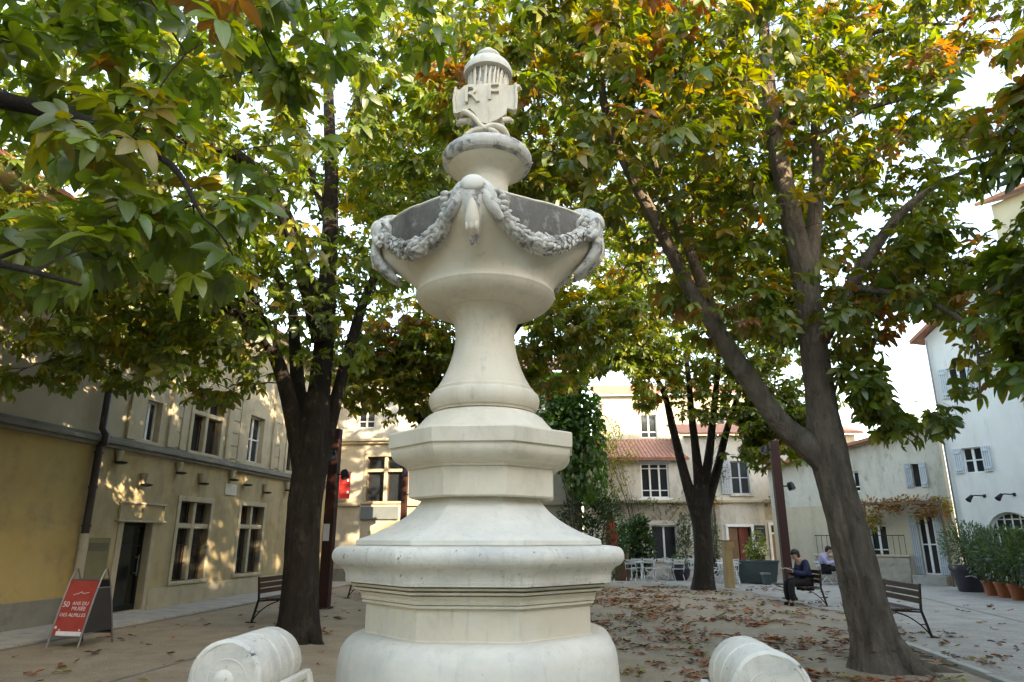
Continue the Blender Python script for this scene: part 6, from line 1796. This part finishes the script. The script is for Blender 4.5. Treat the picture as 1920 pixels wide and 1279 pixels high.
# ------------------------------------------------------------------ shrubs, creepers and pots
def bush(name, label, base, specs, n, lod, size, pal, cat, group=None, stem=True, hang=0.0, mat=None):
    e = empty(name, base, 0, label, cat, group)
    P = []
    for (cx, cy, cz, rx, ry, rz), k in zip(specs, RNG.multinomial(n, np.array([s_[3] * s_[4] * s_[5] for s_ in specs]) / sum(s_[3] * s_[4] * s_[5] for s_ in specs))):
        v = RNG.normal(0, 1, (k, 3)); v /= np.linalg.norm(v, axis=1)[:, None]
        P.append(v * (RNG.uniform(0, 1, (k, 1)) ** 0.42) * np.array((rx, ry, rz)) + np.array((cx, cy, cz)))
    P = np.concatenate(P)
    # clump: pull towards noise ridges and cut gaps
    nz = np.array([noise.noise((p[0] * 2.2 + base[0], p[1] * 2.2 + base[1], p[2] * 2.2)) for p in P])
    P = P[nz > -0.28]; P = P[P[:, 2] > 0.03]
    k = len(P)
    cen = np.array(specs[0][:3])
    out = P - cen; out /= np.linalg.norm(out, axis=1)[:, None] + 1e-6
    fw = out + RNG.normal(0, 0.5, (k, 3)) + np.array((0, 0, 0.25 - hang)); nr = np.array((0, 0, 1.0)) + RNG.normal(0, 0.5, (k, 3)) + 0.3 * out
    col, br = pal(P + np.array(base))
    me = leaf_mesh('foliage', P, frames(fw, nr), RNG.uniform(size[0], size[1], k), col, br, lod, mat or MAT['leaf'], RNG.integers(0, len(LOD[lod]), k))
    o = link_mesh('foliage', me, None, e); o['kind'] = 'stuff'
    if stem:
        m = MB()
        for i in range(9):
            q = P[RNG.integers(0, k)]
            m.tube([(0.05 * math.cos(i), 0.05 * math.sin(i), 0.0, 0.018), (q[0] * 0.4, q[1] * 0.4, q[2] * 0.5, 0.012), (q[0], q[1], q[2], 0.004)], 5)
        m.build('stems', MAT['twig'], e)
    return e

PAL['dark'] = [((0.022, 0.055, 0.018), 4), ((0.030, 0.070, 0.024), 3), ((0.016, 0.042, 0.016), 2)]
PAL['oleander'] = [((0.045, 0.085, 0.035), 4), ((0.032, 0.065, 0.028), 3), ((0.075, 0.12, 0.055), 1.5)]
PAL['ivy'] = [((0.05, 0.13, 0.02), 4), ((0.075, 0.17, 0.03), 3), ((0.035, 0.09, 0.016), 3)]
PAL['white_fl'] = [((0.6, 0.58, 0.5), 1)]
one = lambda nm: palette_fn([(nm, 1)], 0.5, 0.05)
# drooping green tree to the right of the fountain
q = at(1085, 1000, 24.5)
bush('weeping_tree', 'tall drooping bright green tree behind the fountain', (q.x, 24.5, 0), [(0, 0, 5.4, 1.05, 1.0, 1.9), (0.25, 0, 4.0, 0.85, 0.8, 1.2), (-0.6, 0, 6.2, 1.0, 0.9, 1.3)], 5200, 'ovate', (0.16, 0.26), one('ivy'), 'tree', hang=1.1)
q = at(1108, 1000, 25.5)
bush('evergreen_shrub', 'dense dark evergreen below the drooping tree', (q.x, 25.5, 0), [(0.0, 0, 1.7, 1.35, 0.8, 1.7), (0.2, 0, 2.9, 0.9, 0.6, 1.1)], 6500, 'small', (0.10, 0.18), one('dark'), 'shrub', hang=0.4)
q = at(1190, 1080, 30.6)
bush('terrace_shrub', 'grey-green shrub at the terrace corner beside the white window', (q.x, 30.6, 0), [(0, 0, 1.2, 0.95, 0.8, 1.2), (0.3, 0, 2.0, 0.5, 0.5, 0.6)], 3600, 'ovate', (0.12, 0.2), one('dark'), 'shrub')
q = at(1288, 1070, 32.2)
bush('wall_shrub', 'climbing shrub beside the ground-floor window behind the forked tree', (q.x, 32.2, 0), [(0, 0, 1.1, 0.5, 0.4, 1.1), (0.1, 0.2, 2.0, 0.4, 0.3, 0.8)], 1100, 'small', (0.10, 0.16), one('dark'), 'shrub')
q = at(1345, 1070, 32.0)
bush('wall_shrub', 'thin climber on the rubble strip of the terrace house', (q.x, 32.2, 0), [(0, 0, 1.3, 0.35, 0.3, 1.2)], 600, 'small', (0.10, 0.16), one('oleander'), 'shrub')
q = at(1200, 860, 32.4)
bush('wall_creeper', 'yellowing creeper climbing to the tiled roof of the terrace house', (q.x, 32.6, 0), [(-1.2, 0, 5.4, 1.2, 0.25, 1.0), (-1.3, 0, 4.2, 0.9, 0.2, 0.8), (-1.6, 0, 6.4, 0.9, 0.4, 0.9)], 1500, 'small', (0.11, 0.18), palette_fn([('yellow', 3), ('fresh', 2), ('rust', 0.7)], 0.6, 0.2), 'creeper')
fhx = Matrix.Rotation(R(-3), 3, 'Z') @ Vector((1, 0, 0))
bush('ledge_creeper', 'dark creeper trailing along the ledge of the terrace house', (7.0, 32.75, 0), [(fhx.x * s_, fhx.y * s_ - 0.05, z_, 0.7, 0.18, h_) for s_, z_, h_ in ((-1.5, 3.3, 0.35), (-0.6, 3.2, 0.22), (0.6, 3.15, 0.25), (1.6, 3.6, 0.6), (2.2, 3.2, 0.4), (2.6, 4.6, 0.7), (5.2, 3.2, 0.3), (6.4, 3.1, 0.3), (7.6, 3.15, 0.3))], 1500, 'small', (0.09, 0.16), palette_fn([('dark', 3), ('green', 2), ('rust', 0.8)], 0.8, 0.3), 'creeper', stem=False)
q = at(1443, 1060, 27.2)
bush('flowering_shrub', 'white-flowered shrub growing in the teal planter box', (pl.x, 26.9, 0.776), [(0, 0, 0.42, 0.42, 0.45, 0.42), (0.1, 0.0, 0.8, 0.28, 0.28, 0.3)], 900, 'small', (0.09, 0.15), palette_fn([('green', 8), ('white_fl', 0.7)], 5.0, 0.0), 'shrub')
q = gp(1275, 1088)
e = empty('round_planter', (q.x, q.y - 0.2, 0), 0, 'dark round pot among the white tables', 'planter')
MB().lathe(smooth_prof([(0.0, 0.20), (0.05, 0.26), (0.25, 0.36), (0.45, 0.36), (0.56, 0.30), (0.6, 0.32), (0.62, 0.30), (0.56, 0.27)], 3), 24).build('pot', MAT['darkpot'], e, smooth=50)
MB().lathe([(0.5, 0.27), (0.55, 0.1)], 16).build('soil', MAT['soil'], e)
bush('potted_plant', 'low grey-green plant in the dark round pot', (q.x, q.y - 0.2, 0.56), [(0, 0, 0.2, 0.33, 0.33, 0.28)], 300, 'small', (0.08, 0.14), one('oleander'), 'plant')

# vine over the cottage pergola
c_ = RC.matrix_basis
q = Vector((15.2, 26.0, 0)) + Matrix.Rotation(R(-50), 3, 'Z') @ Vector((-0.4, -0.45, 0))
vx = Matrix.Rotation(R(-50), 3, 'Z') @ Vector((1, 0, 0))
bush('vine', 'rust red vine trailing along the pergola of the cottage', (q.x, q.y, 0), [(vx.x * s_, vx.y * s_, z_, 0.45, 0.45, h_) for s_, z_, h_ in ((-1.2, 2.85, 0.25), (-0.6, 2.75, 0.35), (0.0, 2.9, 0.22), (0.6, 2.9, 0.2), (1.1, 2.7, 0.4), (-1.3, 2.3, 0.45), (0.5, 2.5, 0.3))], 1300, 'small', (0.12, 0.19), palette_fn([('rust', 4), ('yellow', 1.5)], 0.7, 0.5), 'vine', stem=False)

# potted oleanders along the white house
def pot(name, label, loc, r_, h, mat, group=None, cat='pot'):
    e = empty(name, loc, 0, label, cat, group)
    MB().lathe([(0.0, r_ * 0.68), (h * 0.8, r_ * 0.93), (h * 0.8 + 0.002, r_ * 1.02), (h * 0.97, r_ * 1.06), (h, r_ * 1.04), (h, r_ * 0.92), (h * 0.85, r_ * 0.88)], 28).build('pot', mat, e, smooth=35)
    MB().lathe([(h * 0.82, r_ * 0.87), (h * 0.88, r_ * 0.3)], 20).build('soil', MAT['soil'], e)
    return e
q = gp(1822, 1110)
pot('glazed_pot', 'large dark glazed pot with an oleander at the end of the row', (q.x, q.y, 0.006), 0.50, 0.78, MAT['darkpot'])
m = MB(); m.tube([(q.x - 0.33, q.y - 0.345, 0.47, 0.008), (q.x - 0.2, q.y - 0.43, 0.50, 0.012), (q.x - 0.06, q.y - 0.475, 0.45, 0.008)], 6)
mk = m.build('pot_mark', MAT['print_white'])
mk.parent = bpy.data.objects['glazed_pot']; mk.location = (-q.x, -q.y, -0.006)
pots = [(1862, 1117), (1886, 1121), (1912, 1126), (1945, 1130), (1985, 1137)]
bush('oleander', 'bushy oleander growing from the large dark pot', (q.x, q.y, 0.65), [(0.1, 0, 0.75, 0.75, 0.7, 0.75), (0.4, -0.2, 0.6, 0.5, 0.5, 0.55)], 2400, 'long', (0.13, 0.20), one('oleander'), 'plant')
for i, (x, y) in enumerate(pots):
    q = gp(x, y)
    pot('terracotta_pot', 'terracotta pot holding an oleander before the white house', (q.x, q.y, 0.006), 0.23, 0.42, MAT['terracotta'], 'terracotta pots along the white house')
    bush('oleander', 'oleander in a terracotta pot before the white house', (q.x, q.y, 0.37), [(0, 0, 0.72, 0.52, 0.52, 0.72), (0.05, 0, 1.1, 0.36, 0.36, 0.45)], 1500, 'long', (0.13, 0.20), one('oleander'), 'plant', 'oleanders in terracotta pots')

# ------------------------------------------------------------------ fallen leaves
n = 9000
PX = RNG.uniform(0, 1, n); 
P = np.zeros((n, 3))
P[:, 0] = np.where(PX < 0.80, RNG.normal(3.6, 2.2, n), RNG.uniform(-9, 12, n))
P[:, 1] = np.where(PX < 0.80, RNG.uniform(4.5, 25, n), RNG.uniform(5, 28, n))
nz = np.array([noise.noise((p[0] * 0.7, p[1] * 0.7, 3.3)) for p in P])
nz2 = np.array([noise.noise((p[0] * 2.3, p[1] * 2.3, 8.3)) for p in P])
okk = (nz + 0.7 * nz2 > RNG.uniform(-0.35, 0.75, n)) & (np.hypot(P[:, 0] - FAX[0], P[:, 1] - FAX[1]) > 1.7)
for cx, cy, rr_ in ((T1.base.x, T1.base.y, 0.65), (T2.base.x, T2.base.y, 0.75), (T3.base.x, T3.base.y, 0.65)):
    okk &= np.hypot(P[:, 0] - cx, P[:, 1] - cy) > rr_
okk &= P[:, 0] > -7.0
P = P[okk]; n = len(P)
P[:, 2] = 0.014
DRY = np.array([(0.20, 0.080, 0.038), (0.32, 0.115, 0.045), (0.10, 0.055, 0.034), (0.30, 0.20, 0.11), (0.065, 0.040, 0.028), (0.34, 0.095, 0.038), (0.22, 0.13, 0.07), (0.22, 0.19, 0.05)])
LOD['dry'] = []
for i in range(6):      # curled leaflets, singly and in twos and threes
    rg = random.Random(90 + i); V = []; T = []; U = []; W = []
    for k in range(1 + i % 3):
        v, t, u, ew = leaflet(rg.uniform(0.7, 1.0), 0.22, (0.3, 0.65, 0.88), rg.uniform(-0.25, 0.15), rg.uniform(0.1, 0.8), rg.uniform(0, 0.12))
        a = rg.uniform(0, 6.28); o_ = len(V)
        V += [(x * math.cos(a) - y * math.sin(a), x * math.sin(a) + y * math.cos(a), z) for x, y, z in v]
        T += [tuple(j + o_ for j in f_) for f_ in t]; U += u; W += ew
    LOD['dry'].append((np.array(V), np.array(T), np.array(U, dtype=float), np.array(W)))
rot = frames(np.stack([np.cos(RNG.uniform(0, 6.28, n)), np.sin(RNG.uniform(0, 6.28, n)), np.zeros(n)], 1), np.array((0, 0, 1.0)) + RNG.normal(0, 0.16, (n, 3)))
scl = RNG.uniform(0.055, 0.19, n); col = DRY[RNG.integers(0, len(DRY), n)] * RNG.uniform(0.75, 1.25, (n, 1)); br = RNG.uniform(0, 0.5, n); var = RNG.integers(0, 6, n)
fr, px, py, f = in_frame(P, -8)
vis = fr & ~((px > 640) & (px < 1165) & (P[:, 1] > 4)) & ~((px > 350) & (px < 570) & (py > 1180)) & ~((px > 1315) & (px < 1510) & (py > 1195))
score = np.where(vis, scl / np.maximum(f, 0.3), -1)
idx = np.argsort(-score)[:300]; ch = np.zeros(n, dtype=bool); ch[idx] = True
bank = {}
for i in idx:
    key = (int(var[i]), int(np.argmin(np.abs(DRY - col[i]).sum(1))))
    if key not in bank: bank[key] = leaf_mesh('fallen_leaf', np.zeros((1, 3)), np.eye(3)[None], np.ones(1), DRY[key[1]][None], np.array([0.2]), 'dry', MAT['leaf_dry'], np.array([key[0]]))
    o = bpy.data.objects.new('fallen_leaf', bank[key]); COL.objects.link(o)
    o.matrix_world = Matrix([[*(rot[i][r_] * scl[i]), P[i][r_]] for r_ in range(3)] + [[0, 0, 0, 1]])
    tag(o, 'curled brown fallen leaf lying on the ground of the square', 'leaf', 'fallen leaves')
me = leaf_mesh('leaf_litter', P[~ch], rot[~ch], scl[~ch], col[~ch], br[~ch], 'dry', MAT['leaf_dry'], var[~ch])
o = link_mesh('leaf_litter', me); tag(o, 'scatter of small dry leaves over the far sandy ground', 'leaf litter', kind='stuff')
